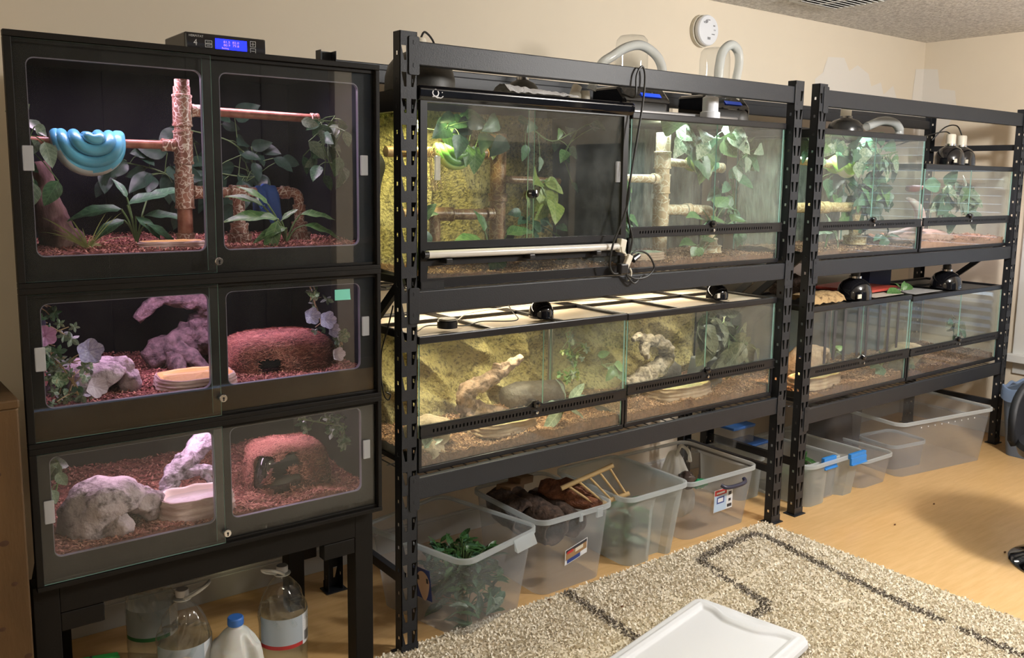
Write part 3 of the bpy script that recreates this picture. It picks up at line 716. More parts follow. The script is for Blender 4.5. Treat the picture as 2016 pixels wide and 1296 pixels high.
# ------------------------------------------------------------------ substrate beds
def bed(label, x0, x1, y0, y1, z0, ztop, m, mf, n, seed, amp=.010, fl=.016, fw=.0022, front=0, name='substrate', hfn=None, skew=0):
    def hz(x, y):
        h = ztop+amp*noise.noise(Vector((x*9+seed, y*9, 0)))+amp*.4*noise.noise(Vector((x*35, y*35, seed)))
        if hfn: h += hfn(x, y)
        return h
    mb = MB().grid(max(20, int((x1-x0)*110)), 34, lambda u, v: (x0+(x1-x0)*u, y0+(y1-y0)*v, hz(x0+(x1-x0)*u, y0+(y1-y0)*v)), 0)
    if skew: mb.v = [(x+max(0, (1-(x-x0)/.3))*skew*(y-y0), y, z) for x, y, z in mb.v]
    k = len(mb.v); nx = max(20, int((x1-x0)*110))
    mb.grid(nx, 2, lambda u, v: (x0+(x1-x0)*u, y0, z0+(hz(x0+(x1-x0)*u, y0)-z0)*v), 0)
    g = random.Random(seed)
    for i in range(n):
        y = y0+(y1-y0)*g.random()**1.4; x = g.uniform(x0+.004+skew*(y-y0), x1-.004); a = g.uniform(0, PI*2); l = g.uniform(.4, 1)*fl; wd_ = fw*g.uniform(.6, 1.3)
        z = hz(x, y)+g.uniform(.0, .004); dx, dy = math.cos(a)*l, math.sin(a)*l; px, py = -math.sin(a)*wd_, math.cos(a)*wd_
        lift = g.uniform(-.002, .006); mid = g.uniform(.001, .005)
        xa, ya = min(max(x+dx, x0+skew*(y-y0)), x1), min(max(y+dy, y0), y1)
        mb.add([(x-px, y-py, z), (x+px, y+py, z), ((x+xa)/2+px, max((y+ya)/2+py, y0), z+mid), ((x+xa)/2-px, max((y+ya)/2-py, y0), z+mid), (xa, ya, z+lift)],
               [(0, 1, 2, 3), (3, 2, 4)], g.choice((1, 1, 2)))
    o = obj(name, mb, [m, mf, MATS[mf.name+'_light']], None, False, fix=False); tag(o, label, 'substrate', kind='stuff'); return o, hz
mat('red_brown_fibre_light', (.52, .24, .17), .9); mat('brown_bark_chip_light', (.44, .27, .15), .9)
_, h1 = bed('thin red-brown bedding on the floor of the top cage', -1.0, -.125, -.028, .53, 1.275, 1.334, M_redsub, M_redfib, 5000, 1, amp=.012, skew=.18)
_, h2 = bed('red-brown fibre bedding in the middle cage', -1.0, -.125, -.028, .53, .900, .962, M_redsub, M_redfib, 7000, 2, amp=.012, hfn=lambda x, y: .02*max(0, y-.1), skew=.18)
_, h3 = bed('shaggy red fibre bedding in the lowest cage', -1.0, -.125, -.028, .53, .550, .606, M_redsub, M_redfib, 11000, 3, amp=.015, fl=.022, hfn=lambda x, y: .06*max(0, y-.12), skew=.18)
_, hA = bed('dark soil and leaf litter in the sliding door terrarium', .098, .948, .048, .47, 1.190, 1.212, M_brsub, M_brfib, 2500, 4, amp=.012)
_, hB = bed('brown coir floor of the cool-lit upper terrarium', .990, 1.872, .048, .47, 1.190, 1.215, M_brsub, M_brfib, 4000, 5, amp=.012)
_, hC = bed('brown bark bedding in the lower left terrarium of the near rack', .092, .972, .048, .47, .595, .630, M_brsub, M_brfib, 6000, 6, amp=.02)
_, hD = bed('brown bark bedding in the lower right terrarium of the near rack', 1.001, 1.873, .048, .47, .597, .632, M_brsub, M_brfib, 5000, 8, amp=.02)
_, hE = bed('reddish soil in the leaf-filled upper terrarium', 2.152, 3.020, .048, .47, 1.188, 1.212, M_brsub, M_brfib, 3000, 9, amp=.015)
_, hF = bed('sandy orange bedding in the short upper terrarium', 3.062, 4.0, .048, .47, 1.186, 1.225, mat('orange_sand', (.46, .24, .14), .95, var=(.34, .16, .09), vscale=40), M_brfib, 2500, 10, amp=.03)
_, hG = bed('chunky bark chips in the terrarium with the tape strips', 2.162, 2.998, .048, .47, .517, .552, M_brsub, M_brfib, 6000, 11, amp=.02, fw=.004)
_, hH = bed('brown bedding in the farthest right lower terrarium', 3.034, 3.998, .048, .47, .515, .550, M_brsub, M_brfib, 4000, 12, amp=.02)

# ------------------------------------------------------------------ furnishings
def rock_hide(label, c, rx, ry, h, m=M_rock, seed=0, open_a=-70, open_w=55, boulders=(), cat='rock hide', group=None):
    """hollow cave-like rock: domed shell with an arched mouth"""
    t = thing('rock_hide', label, cat, c, group); cx, cy, cz = c
    def fn(u, v, k=1):
        th = 2*PI*u; d = Vector((math.cos(th), math.sin(th), 0))
        a = (math.degrees(th)-open_a+180) % 360-180
        lift = h*.55*max(0, 1-(a/open_w)**2) if abs(a) < open_w else 0
        ph = v*PI/2
        r = math.cos(ph)**.6; z = lift+(h-lift)*math.sin(ph)
        q = 1+.22*noise.noise(Vector((d.x*1.7+seed, d.y*1.7, z/h*1.5)))+.10*noise.noise(Vector((d.x*4, d.y*4+seed, z/h*4)))
        q += .05*noise.noise(Vector((d.x*9, d.y*9+seed, z/h*8)))
        zz = z*(1+.10*noise.noise(Vector((d.x*2.2*r, d.y*2.2*r, seed))))
        return (cx+d.x*rx*r*q*k, cy+d.y*ry*r*q*k, cz+zz*k)
    mb = MB().grid(56, 20, fn, wu=True); mb.grid(56, 12, lambda u, v: fn(u, v, .86), wu=True, flip=True)
    n = 56
    for i in range(n):
        a, b = i*20, ((i+1) % n)*20; o2 = n*20; a2, b2 = o2+i*12, o2+((i+1) % n)*12
        mb.f.append((a, a2, b2, b)); mb.m.append(0)
    obj('cave_shell', mb, m, t, True, angle=180, fix=False)
    for i, (bx, by, bz, br, sq) in enumerate(boulders):
        obj('boulder', MB().blob((cx+bx, cy+by, cz+bz), (br*sq, br*.9, br), 16, .35, 1.4, seed+i*3), m, t, True, angle=180)
    return t
def dish(label, c, rx, ry, h, m=M_dishr, mi=M_dishin, seed=0, water=True):
    t = thing('water_dish', label, 'water dish', c); cx, cy, cz = c
    def rad(th, k=0):
        sq = (abs(math.cos(th))**3.2+abs(math.sin(th))**3.2)**(-1/3.2)
        return sq*(1+.07*noise.noise(Vector((math.cos(th)*2+seed, math.sin(th)*2, 0)))+k)
    prof = [(1.02, 0), (1.04, .15), (1.0, .3), (1.03, .45), (.98, .6), (1.01, .75), (.98, .9), (.97, 1.0), (.93, 1.02)]
    def fo(u, v):
        th = 2*PI*u; j = v*(len(prof)-1); i = min(int(j), len(prof)-2); f = j-i; r = prof[i][0]*(1-f)+prof[i+1][0]*f; z = prof[i][1]*(1-f)+prof[i+1][1]*f
        k = .04*noise.noise(Vector((math.cos(th)*5, math.sin(th)*5+seed, z*6)))
        zz = h*z*(1+.06*noise.noise(Vector((math.cos(th)*3, math.sin(th)*3, seed))))
        return (cx+math.cos(th)*rx*r*rad(th, k), cy+math.sin(th)*ry*r*rad(th, k), cz+zz)
    obj('rock_wall', MB().grid(64, 17, fo, wu=True), m, t, True, angle=60)
    pr = [(.93, 1.02), (.88, .98), (.84, .80), (.78, .62), (.60, .48), (.3, .42), (0.001, .40)]
    def fi(u, v):
        th = 2*PI*u; j = v*(len(pr)-1); i = min(int(j), len(pr)-2); f = j-i; r = pr[i][0]*(1-f)+pr[i+1][0]*f; z = pr[i][1]*(1-f)+pr[i+1][1]*f
        zz = h*z*(1+.06*noise.noise(Vector((math.cos(th)*3, math.sin(th)*3, seed)))*(1 if v < .1 else .5))
        return (cx+math.cos(th)*rx*r*rad(th), cy+math.sin(th)*ry*r*rad(th), cz+zz)
    obj('basin', MB().grid(64, 13, fi, wu=True), mi, t, True, angle=180)
    if water: obj('water', MB().lathe([(.80, 0), (0.001, 0)], (cx, cy, cz+h*.74), 48, sx=rx, sy=ry, fn=lambda th, z: rad(th)), M_water, t)
    return t
def driftwood(label, c, limbs, m, seed=0):
    """limbs: (points, radii) relative to world"""
    t = thing('driftwood', label, 'driftwood', c)
    for i, (pts, rs) in enumerate(limbs):
        p = spline(pts, 7); r = lerps(rs, 7)
        mb = MB().tube(p, r, 22, jit=.30, seed=seed+i*4.7)
        obj('trunk' if i == 0 else 'limb', mb, m, t, True, angle=180)
    return t
def moss_hide(label, c, rx, ry, h, seed=0, bare=False):
    t = thing('moss_hide', label, 'hide box', c); cx, cy, cz = c
    core = MB().grid(40, 12, lambda u, v: (cx+rx*.93*math.cos(2*PI*u)*(abs(math.cos(2*PI*u))**4+abs(math.sin(2*PI*u))**4)**-.25*math.cos(v*PI/2)**.35, cy+ry*.93*math.sin(2*PI*u)*(abs(math.cos(2*PI*u))**4+abs(math.sin(2*PI*u))**4)**-.25*math.cos(v*PI/2)**.35, cz+h*.93*math.sin(v*PI/2)**.8), wu=True)
    obj('shell', core, M_blackgloss, t, True, angle=180)
    g = random.Random(seed); mb = MB()
    def hole(th, z):
        a = (math.degrees(th)+90+180) % 360-180
        if abs(a+22) < 9 and z < .42: return True
        return bare and abs(a+30) < 34 and .20 < z < .85 and noise.noise(Vector((th*2.5, z*4, seed))) > -.12
    def sf(u, v):
        th = 2*PI*u; q = (abs(math.cos(th))**3.5+abs(math.sin(th))**3.5)**(-1/3.5); r = q*max(math.cos(v*PI/2), 0)**.42
        z = math.sin(v*PI/2)**.75
        k = 1+.09*noise.noise(Vector((math.cos(th)*3+seed, math.sin(th)*3, z*3)))
        if hole(th, z): k *= .84
        return (cx+rx*r*k*math.cos(th), cy+ry*r*k*math.sin(th), cz+h*z*(1+.07*noise.noise(Vector((math.cos(th)*2*r, math.sin(th)*2*r, seed)))))
    skin = MB(); NU, NV = 90, 26
    vs = [sf(i/NU, j/(NV-1)) for i in range(NU) for j in range(NV)]; fs = []
    for i in range(NU):
        for j in range(NV-1):
            if hole(2*PI*(i+.5)/NU, math.sin((j+.5)/(NV-1)*PI/2)**.75): continue
            a, b = i*NV+j, ((i+1) % NU)*NV+j; fs.append((a, a+1, b+1, b))
    skin.add(vs, fs); obj('moss_cover', skin, M_moss, t, True, angle=180, fix=False)
    for i in range(9000):
        u, v = g.random(), g.random()**.8
        if hole(2*PI*u, math.sin(v*PI/2)**.75): continue
        p = Vector(sf(u, v)); q = Vector(sf(u+g.uniform(-.02, .02), min(1, max(0, v+g.uniform(-.05, .05)))))
        n = (p-Vector((cx, cy, cz))).normalized(); d = (q-p); s_ = n.cross(d)
        if s_.length < 1e-6: continue
        s_ = s_.normalized()*.0009
        q = p+d.normalized()*g.uniform(.008, .022)+n*g.uniform(0, .005)
        mb.add([p-s_, p+s_, q], [(0, 1, 2)], g.choice((0, 0, 1)))
    stuff(obj('moss_fibre', mb, [M_redfib, MATS['red_brown_fibre_light']], t, False, fix=False)); return t
def pipes(name, label, c, m, mp, segs, fit, cat='climbing perch', group=None):
    """segs: (points, r, kind) kind p plain pipe / c crackle ; fit: collars (a, b, r)"""
    t = thing(name, label, cat, c, group)
    for pts, r, k in segs:
        p = pts
        if len(pts) > 2:
            p = []
            V = [Vector(q) for q in pts]
            p.append(V[0])
            for i in range(1, len(V)-1):
                a = V[i]+(V[i-1]-V[i]).normalized()*r*1.7; b = V[i]+(V[i+1]-V[i]).normalized()*r*1.7
                for s in range(7): q = s/6; p.append(a*(1-q)**2+V[i]*2*q*(1-q)+b*q*q)
            p.append(V[-1])
        obj('pipe', MB().tube(p, r, 20), mp if k == 'p' else m, t, True)
    for a, b, r in fit:
        a = Vector(a); b = Vector(b); d = (b-a).normalized()
        P = [a, a+d*.0015, a+d*.0015, a+d*.007, a+d*.007, b-d*.007, b-d*.007, b-d*.0015, b]
        rs = [r*.96, r*1.07, r*1.07, r*1.07, r, r, r*1.07, r*1.07, r*.96]
        obj('fitting', MB().tube(P, rs, 20), m, t, True)
    return t
def snake(name, label, c, S, m, belly, loops, amps, r=.013, y=.035, seed=0, zc=.8):
    """one continuous body wound over a perch along x: front loops hang down, humps cross the top"""
    t = thing(name, label, 'snake', c); cx, cy, cz = c; P = []; rs = []
    NL = len(loops)
    tot = NL*2*PI; n = NL*44
    for i in range(n+1):
        th = i/n*tot; k = min(th/(2*PI), NL-1e-6); i0 = int(k); f = k-i0
        a0, d0 = loops[i0]; a1, d1 = loops[min(i0+1, NL-1)]
        a = (a0+(a1-a0)*f)*S; d = (d0+(d1-d0)*f)*S
        s = math.sin(th); yy = cy-y*math.tanh(2.6*s)*(1-.12*i0)-.0*i0+.004*i0
        z = cz+.014*S-d*(abs(s)**.85)*(1 if s > 0 else .75)
        P.append(Vector((cx-a*math.cos(th), yy, z)))
        e = i/n; rs.append(r*S*(min(1, .62+e*3) if e < .15 else (1 if e < .9 else max(.25, 1-(e-.9)*7.5))))
    N = 16; mb = MB().tube(P, rs, N, 0)
    for i in range(n):            # ventral strip: the faces on the underside of the body
        for k in range(N):
            f = i*N+k; vs = mb.f[f]; cc = sum((Vector(mb.v[q]) for q in vs), Vector())/4
            dn = (cc-P[i]).normalized(); inward = (P[i]-Vector((cx, cy, cz+.004))).normalized()
            if i/n > .70 and dn.z < -.25: mb.m[f] = 1
    obj('body', mb, [m, belly], t, True, angle=180)
    # head resting in the middle of the coils
    h = P[0]+Vector((.004, -.012, -.004))*S
    hd = MB().blob(h, (r*1.15*S, r*1.3*S, r*.85*S), 12, .05, 1, 0)
    ho = obj('head', hd, m, t, True, angle=180)
    for sx in (-1, 1): obj('eye', MB().blob(h+Vector((sx*r*.85, -r*.7, r*.35))*S, (r*.18*S,)*3, 6, 0), M_blackgloss, ho)
    return t

# top cage ----------------------------------------------------------
Y = .15
pipes('pipe_perch', 'crackle-painted red pipe perch standing in the top cage', (-.585, Y, 1.335), M_pipe_red, M_pipe_plain,
      [([(-.585, Y, 1.335), (-.585, Y, 1.43)], .020, 'p'), ([(-.585, Y, 1.43), (-.582, Y, 1.755)], .0215, 'c'), ([(-.581, Y, 1.75), (-.581, Y, 1.774)], .019, 'c'),
       ([(-.57, Y, 1.695), (-.195, Y, 1.690)], .0125, 'p'), ([(-.972, Y, 1.60), (-.60, Y, 1.60)], .0115, 'p'),
       ([(-.57, Y, 1.475), (-.255, Y, 1.475), (-.255, Y, 1.345)], .0145, 'c'), ([(-.435, Y, 1.47), (-.435, Y, 1.345)], .0165, 'c')],
      [((-.585, Y, 1.335), (-.585, Y, 1.365), .024), ((-.584, Y, 1.43), (-.584, Y, 1.525), .0245), ((-.583, Y, 1.55), (-.583, Y, 1.64), .0245), ((-.583, Y, 1.65), (-.582, Y, 1.735), .0245),
       ((-.56, Y, 1.694), (-.525, Y, 1.694), .0165), ((-.64, Y, 1.60), (-.605, Y, 1.60), .016), ((-.56, Y, 1.475), (-.525, Y, 1.475), .0175),
       ((-.460, Y, 1.475), (-.41, Y, 1.475), .020), ((-.31, Y, 1.475), (-.285, Y, 1.475), .018), ((-.255, Y, 1.44), (-.255, Y, 1.42), .018), ((-.215, Y, 1.690), (-.190, Y, 1.690), .015),
       ((-.255, Y, 1.39), (-.255, Y, 1.36), .022), ((-.255, Y, 1.36), (-.255, Y, 1.333), .031), ((-.435, Y, 1.39), (-.435, Y, 1.36), .024), ((-.435, Y, 1.36), (-.435, Y, 1.333), .033)])
M_snb = mat('blue_scales', (.10, .42, .66), .32, var=(.14, .52, .74), vscale=10, bump=.12, bscale=420, coat=.3)
M_snbb = mat('pale_belly_scales', (.52, .55, .56), .45, bump=.1, bscale=300)
snake('blue_snake', 'light blue snake coiled over the pipe in the top cage', (-.820, .135, 1.604), 1, M_snb, M_snbb,
      [(.010, .004), (.034, .030), (.062, .060), (.074, .088)], None, .0150, .040)
dish('flat pinkish water dish at the front of the top cage', (-.655, .035, 1.333), .083, .04, .020, seed=3)
M_bark = mat('dark_red_bark', (.20, .10, .08), .9, var=(.09, .045, .04), vscale=14, bump=.8, bscale=40, stretch=(1, 1, .35))
driftwood('dark slab of bark leaning in the left corner of the top cage', (-.94, .3, 1.34), [([(-.875, .24, 1.33), (-.905, .24, 1.42), (-.925, .24, 1.55)], [.045, .04, .026]), ([(-.84, .22, 1.33), (-.90, .27, 1.37)], [.03, .04])], M_bark, 3)
# grassy plant
t = thing('spider_plant', 'small plant with thin pale grass-like blades in the top cage', 'artificial plant', (-.85, .06, 1.335))
g = random.Random(4); mb = MB()
for i in range(26):
    a = g.uniform(0, 2*PI); l = g.uniform(.05, .13); e = g.uniform(.35, 1.2); P0 = Vector((-.85, .06, 1.335)); wd = g.uniform(.0018, .0035); b = MB()
    for k in range(7):
        s = k/6; p = P0+Vector((math.cos(a)*l*s*math.cos(e*.9)*1.3, math.sin(a)*l*s*math.cos(e)*.35, l*(s*math.sin(e)*1.25-.45*s*s*(1.3-e*.7)))); side = Vector((-math.sin(a)*.4+.6, math.cos(a)*.3, .3)).normalized()*wd*(1-s)**.5
        b.v += [tuple(p-side), tuple(p+side)]
        if k: n_ = len(b.v); b.f.append((n_-4, n_-3, n_-1, n_-2)); b.m.append(0)
    obj('blade', b, M_grass, t, True, fix=False)
def bigplant(label, c, leaves, m, seed=0, group=None, shape='lance', up=(0, -.5, 1)):
    """leaves: (tip base point, direction, size)"""
    t = thing('leafy_plant', label, 'artificial plant', c, group); mb = MB(); c = Vector(c)
    for p, d, s in leaves:
        p = Vector(p); mb.tube(spline([c, c+(p-c)*.5+Vector((0, 0, .012)), p], 5), .0024, 6); leaf(t, p, d, s, shape, m, up, .3)
    obj('stem', mb, M_stem, t); return t
bigplant('broad-leaved dark green plant standing beneath the blue snake', (-.70, .2, 1.337),
         [((-.74, .18, 1.43), (-1, -.2, .05), .13), ((-.72, .2, 1.44), (.9, -.1, .5), .11), ((-.73, .2, 1.40), (-.8, -.4, -.25), .10), ((-.68, .2, 1.41), (1, -.2, .15), .11),
          ((-.68, .17, 1.39), (.9, -.3, -.5), .10), ((-.70, .2, 1.41), (.5, -.6, -.4), .09), ((-.72, .2, 1.46), (-.4, .2, 1), .06), ((-.66, .24, 1.45), (.7, 0, .4), .11)], M_leafd)
bigplant('long-leaved green plant at the front of the top cage under the blue cloth', (-.335, .06, 1.337),
         [((-.37, .03, 1.405), (-1, -.1, .22), .145), ((-.40, .06, 1.44), (-1, 0, .55), .10), ((-.39, .05, 1.445), (-.75, .1, .75), .09), ((-.375, .02, 1.40), (-.5, -.3, -1), .11), ((-.36, .03, 1.40), (.7, -.3, .8), .055),
          ((-.35, .02, 1.38), (-1, -.1, -.15), .10), ((-.30, .04, 1.415), (1, -.1, .10), .105), ((-.295, .03, 1.385), (1, -.15, -.12), .115)], M_leafm)
vine('leaf_garland', 'grey-green leaf garland hanging at the left edge of the top cage', 'artificial plant', [(-.99, .06, 1.68), (-.97, .05, 1.60), (-.97, .05, 1.52)], 17, .062, 'ovate', M_leafg, 21, .03, mats=[M_leafg, M_leafd, M_leafg], box=(-.995, -.915, -.0, .2, 1.50, 1.68))
vine('leaf_garland', 'grey-green leaf garland hanging at the right side of the top cage', 'artificial plant', [(-.15, .12, 1.70), (-.20, .10, 1.63), (-.17, .10, 1.54)], 30, .062, 'ovate', M_leafg, 22, .042, mats=[M_leafg, M_leafd, M_leafg], box=(-.26, -.135, .02, .25, 1.50, 1.68))
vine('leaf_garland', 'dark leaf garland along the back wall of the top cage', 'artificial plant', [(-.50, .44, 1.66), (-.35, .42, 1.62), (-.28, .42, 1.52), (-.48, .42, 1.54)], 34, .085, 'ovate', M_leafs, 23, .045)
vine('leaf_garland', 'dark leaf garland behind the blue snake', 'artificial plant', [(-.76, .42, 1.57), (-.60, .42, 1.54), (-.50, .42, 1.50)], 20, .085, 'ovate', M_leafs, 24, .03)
# blue cloth over lower pipe
def cl_fn(u, v):
    x = -.388+.062*u; s = v*2-1
    q = abs(s); z = 1.497-.0*q-(.155 if s < 0 else .10)*max(0, q-.12)*(.62+.38*u if s < 0 else 1)
    yy = Y+math.copysign(min(q*4, 1), s)*.022+.004*math.sin(u*12+v*5)
    x += .012*q*math.sin(u*9)*.5+(.012*q if s < 0 else 0)
    z -= .010*(2*u-1)**2
    return (x, yy, z+.003*math.sin(u*16))
o = obj('blue_cloth', MB().grid(22, 44, cl_fn), mat('royal_blue_cloth', (.05, .13, .48), .8), None, True, angle=180, fix=False)
so = o.modifiers.new('thick', 'SOLIDIFY'); so.thickness = .003
tag(o, 'royal blue cloth draped over the lower pipe in the top cage', 'cloth')
t = thing('cord_toggle', 'white tipped toggle on the cord beside the blue cloth', 'toggle', (-.395, .11, 1.46))
obj('tip', MB().tube([(-.398, .11, 1.462), (-.395, .11, 1.448)], .0042, 10), M_white, t); obj('cord', MB().tube([(-.395, .11, 1.448), (-.385, .115, 1.43), (-.372, .12, 1.44)], .002, 6), MATS['royal_blue_cloth'], t)
# middle cage -------------------------------------------------------
rock_hide('pinkish grey rock cave half hidden by flowers in the middle cage', (-.845, .13, .962), .10, .09, .085, seed=2, open_a=-35, boulders=((.088, -.035, .02, .034, .8), (.065, -.02, .055, .03, 1.2)))
dish('oval water dish with glowing orange basin in the middle cage', (-.60, .062, .962), .100, .082, .030, M_dishr, M_dishin, 5)
driftwood('twisted dark driftwood arch at the back of the middle cage', (-.56, .3, .97),
          [([(-.66, .30, .985), (-.60, .30, 1.02), (-.525, .32, 1.05), (-.49, .32, 1.10), (-.495, .30, 1.145), (-.56, .29, 1.165), (-.63, .28, 1.17), (-.69, .28, 1.115)], [.035, .045, .045, .032, .03, .026, .020, .013]),
           ([(-.60, .29, 1.02), (-.56, .22, 1.0), (-.53, .18, .965)], [.035, .025, .014]), ([(-.60, .29, 1.01), (-.60, .20, .98), (-.615, .16, .955)], [.03, .02, .012]), ([(-.52, .31, 1.05), (-.44, .33, 1.0), (-.40, .34, .97)], [.04, .035, .02])], M_wood, 11)
moss_hide('shaggy red-brown moss mound with a small dark entrance in the middle cage', (-.325, .17, .955), .165, .115, .110, 5)
FL = [M_petal, M_leafd, M_leafg, M_petalw, M_leafd]
def flowers(label, pts, n, seed, box, big, size=.042):
    t = vine('flower_garland', label, 'artificial flowers', pts, n, size, 'ivy', M_leafg, seed, .03, M_stemb, mats=[M_leafg, M_leafd, M_leafg, M_leafw], box=box, sp=['ivy'])
    for p, s, m, d in big: leaf(t, p, d, s, 'flower', m, (0, -1, .15), .2, name='flower')
    return t
flowers('grapevine garland with purple and pink blossoms at left of the middle cage', [(-.975, .02, 1.21), (-.965, .02, 1.10), (-.92, .02, 1.04), (-.90, .0, .985)], 48, 31, (-.985, -.845, -.02, .06, .975, 1.205),
        [((-.900, -.012, 1.090), .064, M_petal, (1, 0, .2)), ((-.985, -.01, 1.130), .052, M_petalp, (.6, 0, .4)), ((-.885, -.012, 1.015), .055, M_petalw, (.6, .1, -.3)), ((-.985, 0, 1.165), .03, M_petal, (.5, 0, .5)), ((-.955, 0, 1.04), .04, M_leafw, (.5, 0, -.3))])
flowers('trailing garland with three lavender blossoms in the right of the middle cage', [(-.27, .05, 1.21), (-.24, .05, 1.12), (-.19, .04, 1.08), (-.18, .03, 1.03)], 16, 32, (-.30, -.165, .0, .10, 1.02, 1.20),
        [((-.305, .02, 1.125), .052, M_petal, (1, 0, .1)), ((-.262, .015, 1.115), .055, M_petal, (1, 0, -.1)), ((-.225, .01, 1.010), .043, M_petalw, (1, 0, 0)), ((-.235, .02, 1.085), .045, M_petal, (1, .2, -.3)), ((-.205, .02, 1.06), .045, M_leafw, (1, .2, 0))])
# lowest cage -------------------------------------------------------
rock_hide('large smooth pinkish rock cave in the lowest cage', (-.835, .085, .606), .105, .095, .130, seed=7, open_a=-48, open_w=50, boulders=((.020, -.078, .022, .030, .95), (.105, -.03, .030, .028, .8), (.085, -.035, .062, .034, 1.3)))
dish('tall pink striped water dish in the lowest cage', (-.612, .055, .606), .098, .066, .056, mi=mat('pink_cream_basin', (.78, .60, .56), .4), seed=9)
driftwood('pale grey forked driftwood reaching across the lowest cage', (-.6, .2, .63),
          [([(-.655, .15, .650), (-.645, .16, .685), (-.60, .17, .715), (-.54, .20, .755), (-.49, .22, .79)], [.020, .027, .030, .028, .024]),
           ([(-.62, .16, .69), (-.57, .14, .695), (-.53, .13, .68), (-.50, .13, .64)], [.022, .014, .012, .007]), ([(-.57, .14, .695), (-.55, .12, .66), (-.535, .11, .62)], [.012, .009, .006]),
           ([(-.655, .15, .66), (-.66, .14, .64)], [.024, .020]), ([(-.62, .17, .715), (-.625, .165, .74)], [.014, .008])], M_woodg, 21)
moss_hide('ragged moss hide with bare black plastic showing in the lowest cage', (-.315, .15, .60), .125, .10, .138, 8, True)
vine('ivy_sprig', 'glossy pale ivy leaves at the left front of the lowest cage', 'artificial plant', [(-.975, .0, .84), (-.955, .0, .80), (-.965, .0, .74)], 7, .058, 'ovate', M_leafg, 41, .015, box=(-.985, -.93, -.01, .03, .73, .83))
vine('ivy_sprig', 'dull green ivy spray at the right of the lowest cage', 'artificial plant', [(-.30, .08, .815), (-.22, .07, .79), (-.17, .05, .77), (-.18, .05, .70)], 17, .05, 'ivy', M_leafg, 42, .022, mats=[M_leafg, M_leafd], box=(-.31, -.165, .0, .12, .69, .81))
for nm, x, z, lb in (('cage_thermometer', -.53, .815, 'small round dark blue gauge on the back wall of the lowest cage'),):
    t = thing(nm, lb, 'gauge', (x, .537, z)); obj('case', MB().lathe([(.018, 0), (.018, .010), (.014, .012), (0, .012)], (x, .537, z), 24, rot=RY), M_blackgloss, t)
    obj('dial', MB().lathe([(.013, .0125), (0, .0126)], (x, .537, z), 24, rot=RY), mat('dark_blue_dial', (.02, .02, .06), .3), t)

# ------------------------------------------------------------------ terrarium contents, near rack
# sliding door terrarium
pipes('pipe_perch', 'brown mottled pipe perch inside the sliding door terrarium', (.555, .27, 1.213), M_pipe_br, M_pipe_br,
      [([(.555, .27, 1.213), (.555, .27, 1.68)], .029, 'c'), ([(.10, .27, 1.605), (.54, .27, 1.612)], .018, 'p'), ([(.16, .27, 1.40), (.54, .27, 1.395)], .019, 'p'),
       ([(.29, .27, 1.39), (.29, .27, 1.215)], .019, 'c'), ([(.57, .27, 1.52), (.84, .27, 1.515)], .014, 'p')],
      [((.50, .27, 1.612), (.53, .27, 1.612), .023), ((.555, .27, 1.47), (.555, .27, 1.44), .034), ((.27, .27, 1.40), (.36, .27, 1.398), .024), ((.555, .27, 1.26), (.555, .27, 1.214), .040), ((.50, .27, 1.396), (.53, .27, 1.396), .024)])
M_sng = mat('green_scales', (.07, .22, .04), .35, var=(.13, .32, .06), vscale=9, bump=.12, bscale=420, coat=.3)
snake('green_snake', 'bright green snake coiled on the pipe in the sliding door terrarium', (.345, .24, 1.612), 1, M_sng, mat('yellow_green_belly', (.4, .5, .15), .5),
      [(.006, .006), (.026, .022), (.048, .045), (.060, .062)], None, .0155, .036)
bx = (.11, .935, .06, .42, 1.20, 1.73)
vine('leaf_garland', 'yellow-green leaf garland above the green snake', 'artificial plant', [(.13, .2, 1.73), (.22, .2, 1.68), (.34, .18, 1.69), (.46, .2, 1.68)], 20, .085, 'heart', M_leafm, 51, .035, mats=[M_leafm, M_leafyel, M_leafd, M_leafs, M_leafd], box=(.11, .50, .06, .42, 1.58, 1.74))
vine('leaf_garland', 'curling leaf garland at the upper right of the sliding door terrarium', 'artificial plant', [(.62, .2, 1.72), (.74, .2, 1.66), (.86, .2, 1.70), (.80, .22, 1.60)], 13, .055, 'heart', M_leafd, 52, .045, mats=[M_leafg, M_leafd, M_leafm], box=bx)
vine('ivy_sprig', 'pale green leaf cluster by the black door lock', 'artificial plant', [(.66, .18, 1.53), (.69, .16, 1.46), (.72, .16, 1.42)], 9, .095, 'heart', M_leafyel, 53, .025, box=bx)
bigplant('large leaved plant low in the sliding door terrarium behind the lamp tube', (.46, .16, 1.213), [((.44, .13, 1.30), (.1, -.2, -1), .15), ((.40, .14, 1.31), (-1, -.2, .2), .13), ((.50, .14, 1.33), (.9, -.2, .3), .11), ((.45, .2, 1.34), (-.3, 0, 1), .08), ((.52, .14, 1.28), (.9, -.1, -.3), .10)], M_leafm, shape='ovate')
bigplant('leafy sprig in the left front corner of the sliding door terrarium', (.14, .14, 1.213), [((.14, .12, 1.38), (.3, -.2, .6), .08), ((.14, .10, 1.36), (.2, -.2, -1), .09), ((.14, .12, 1.28), (.3, -.2, -.8), .08), ((.15, .12, 1.40), (.8, -.1, .3), .06)], M_leafd, shape='ovate')
vine('leaf_litter_sprig', 'dark leaves at the lower right of the sliding door terrarium', 'artificial plant', [(.72, .3, 1.36), (.80, .3, 1.34), (.86, .28, 1.30)], 12, .07, 'ovate', M_leafd, 54, .03, box=bx)
t = thing('hanging_moss', 'tangle of dry tan moss hanging beside the green snake', 'moss', (.235, .2, 1.6)); g = random.Random(3); mb = MB()
for i in range(26):
    p = Vector((.235+g.gauss(0, .008), .2+g.gauss(0, .01), 1.62)); q = [p]
    for k in range(7): p = p+Vector((g.gauss(0, .008), g.gauss(0, .006), -.02)); q.append(p)
    mb.tube(q, .0009, 4)
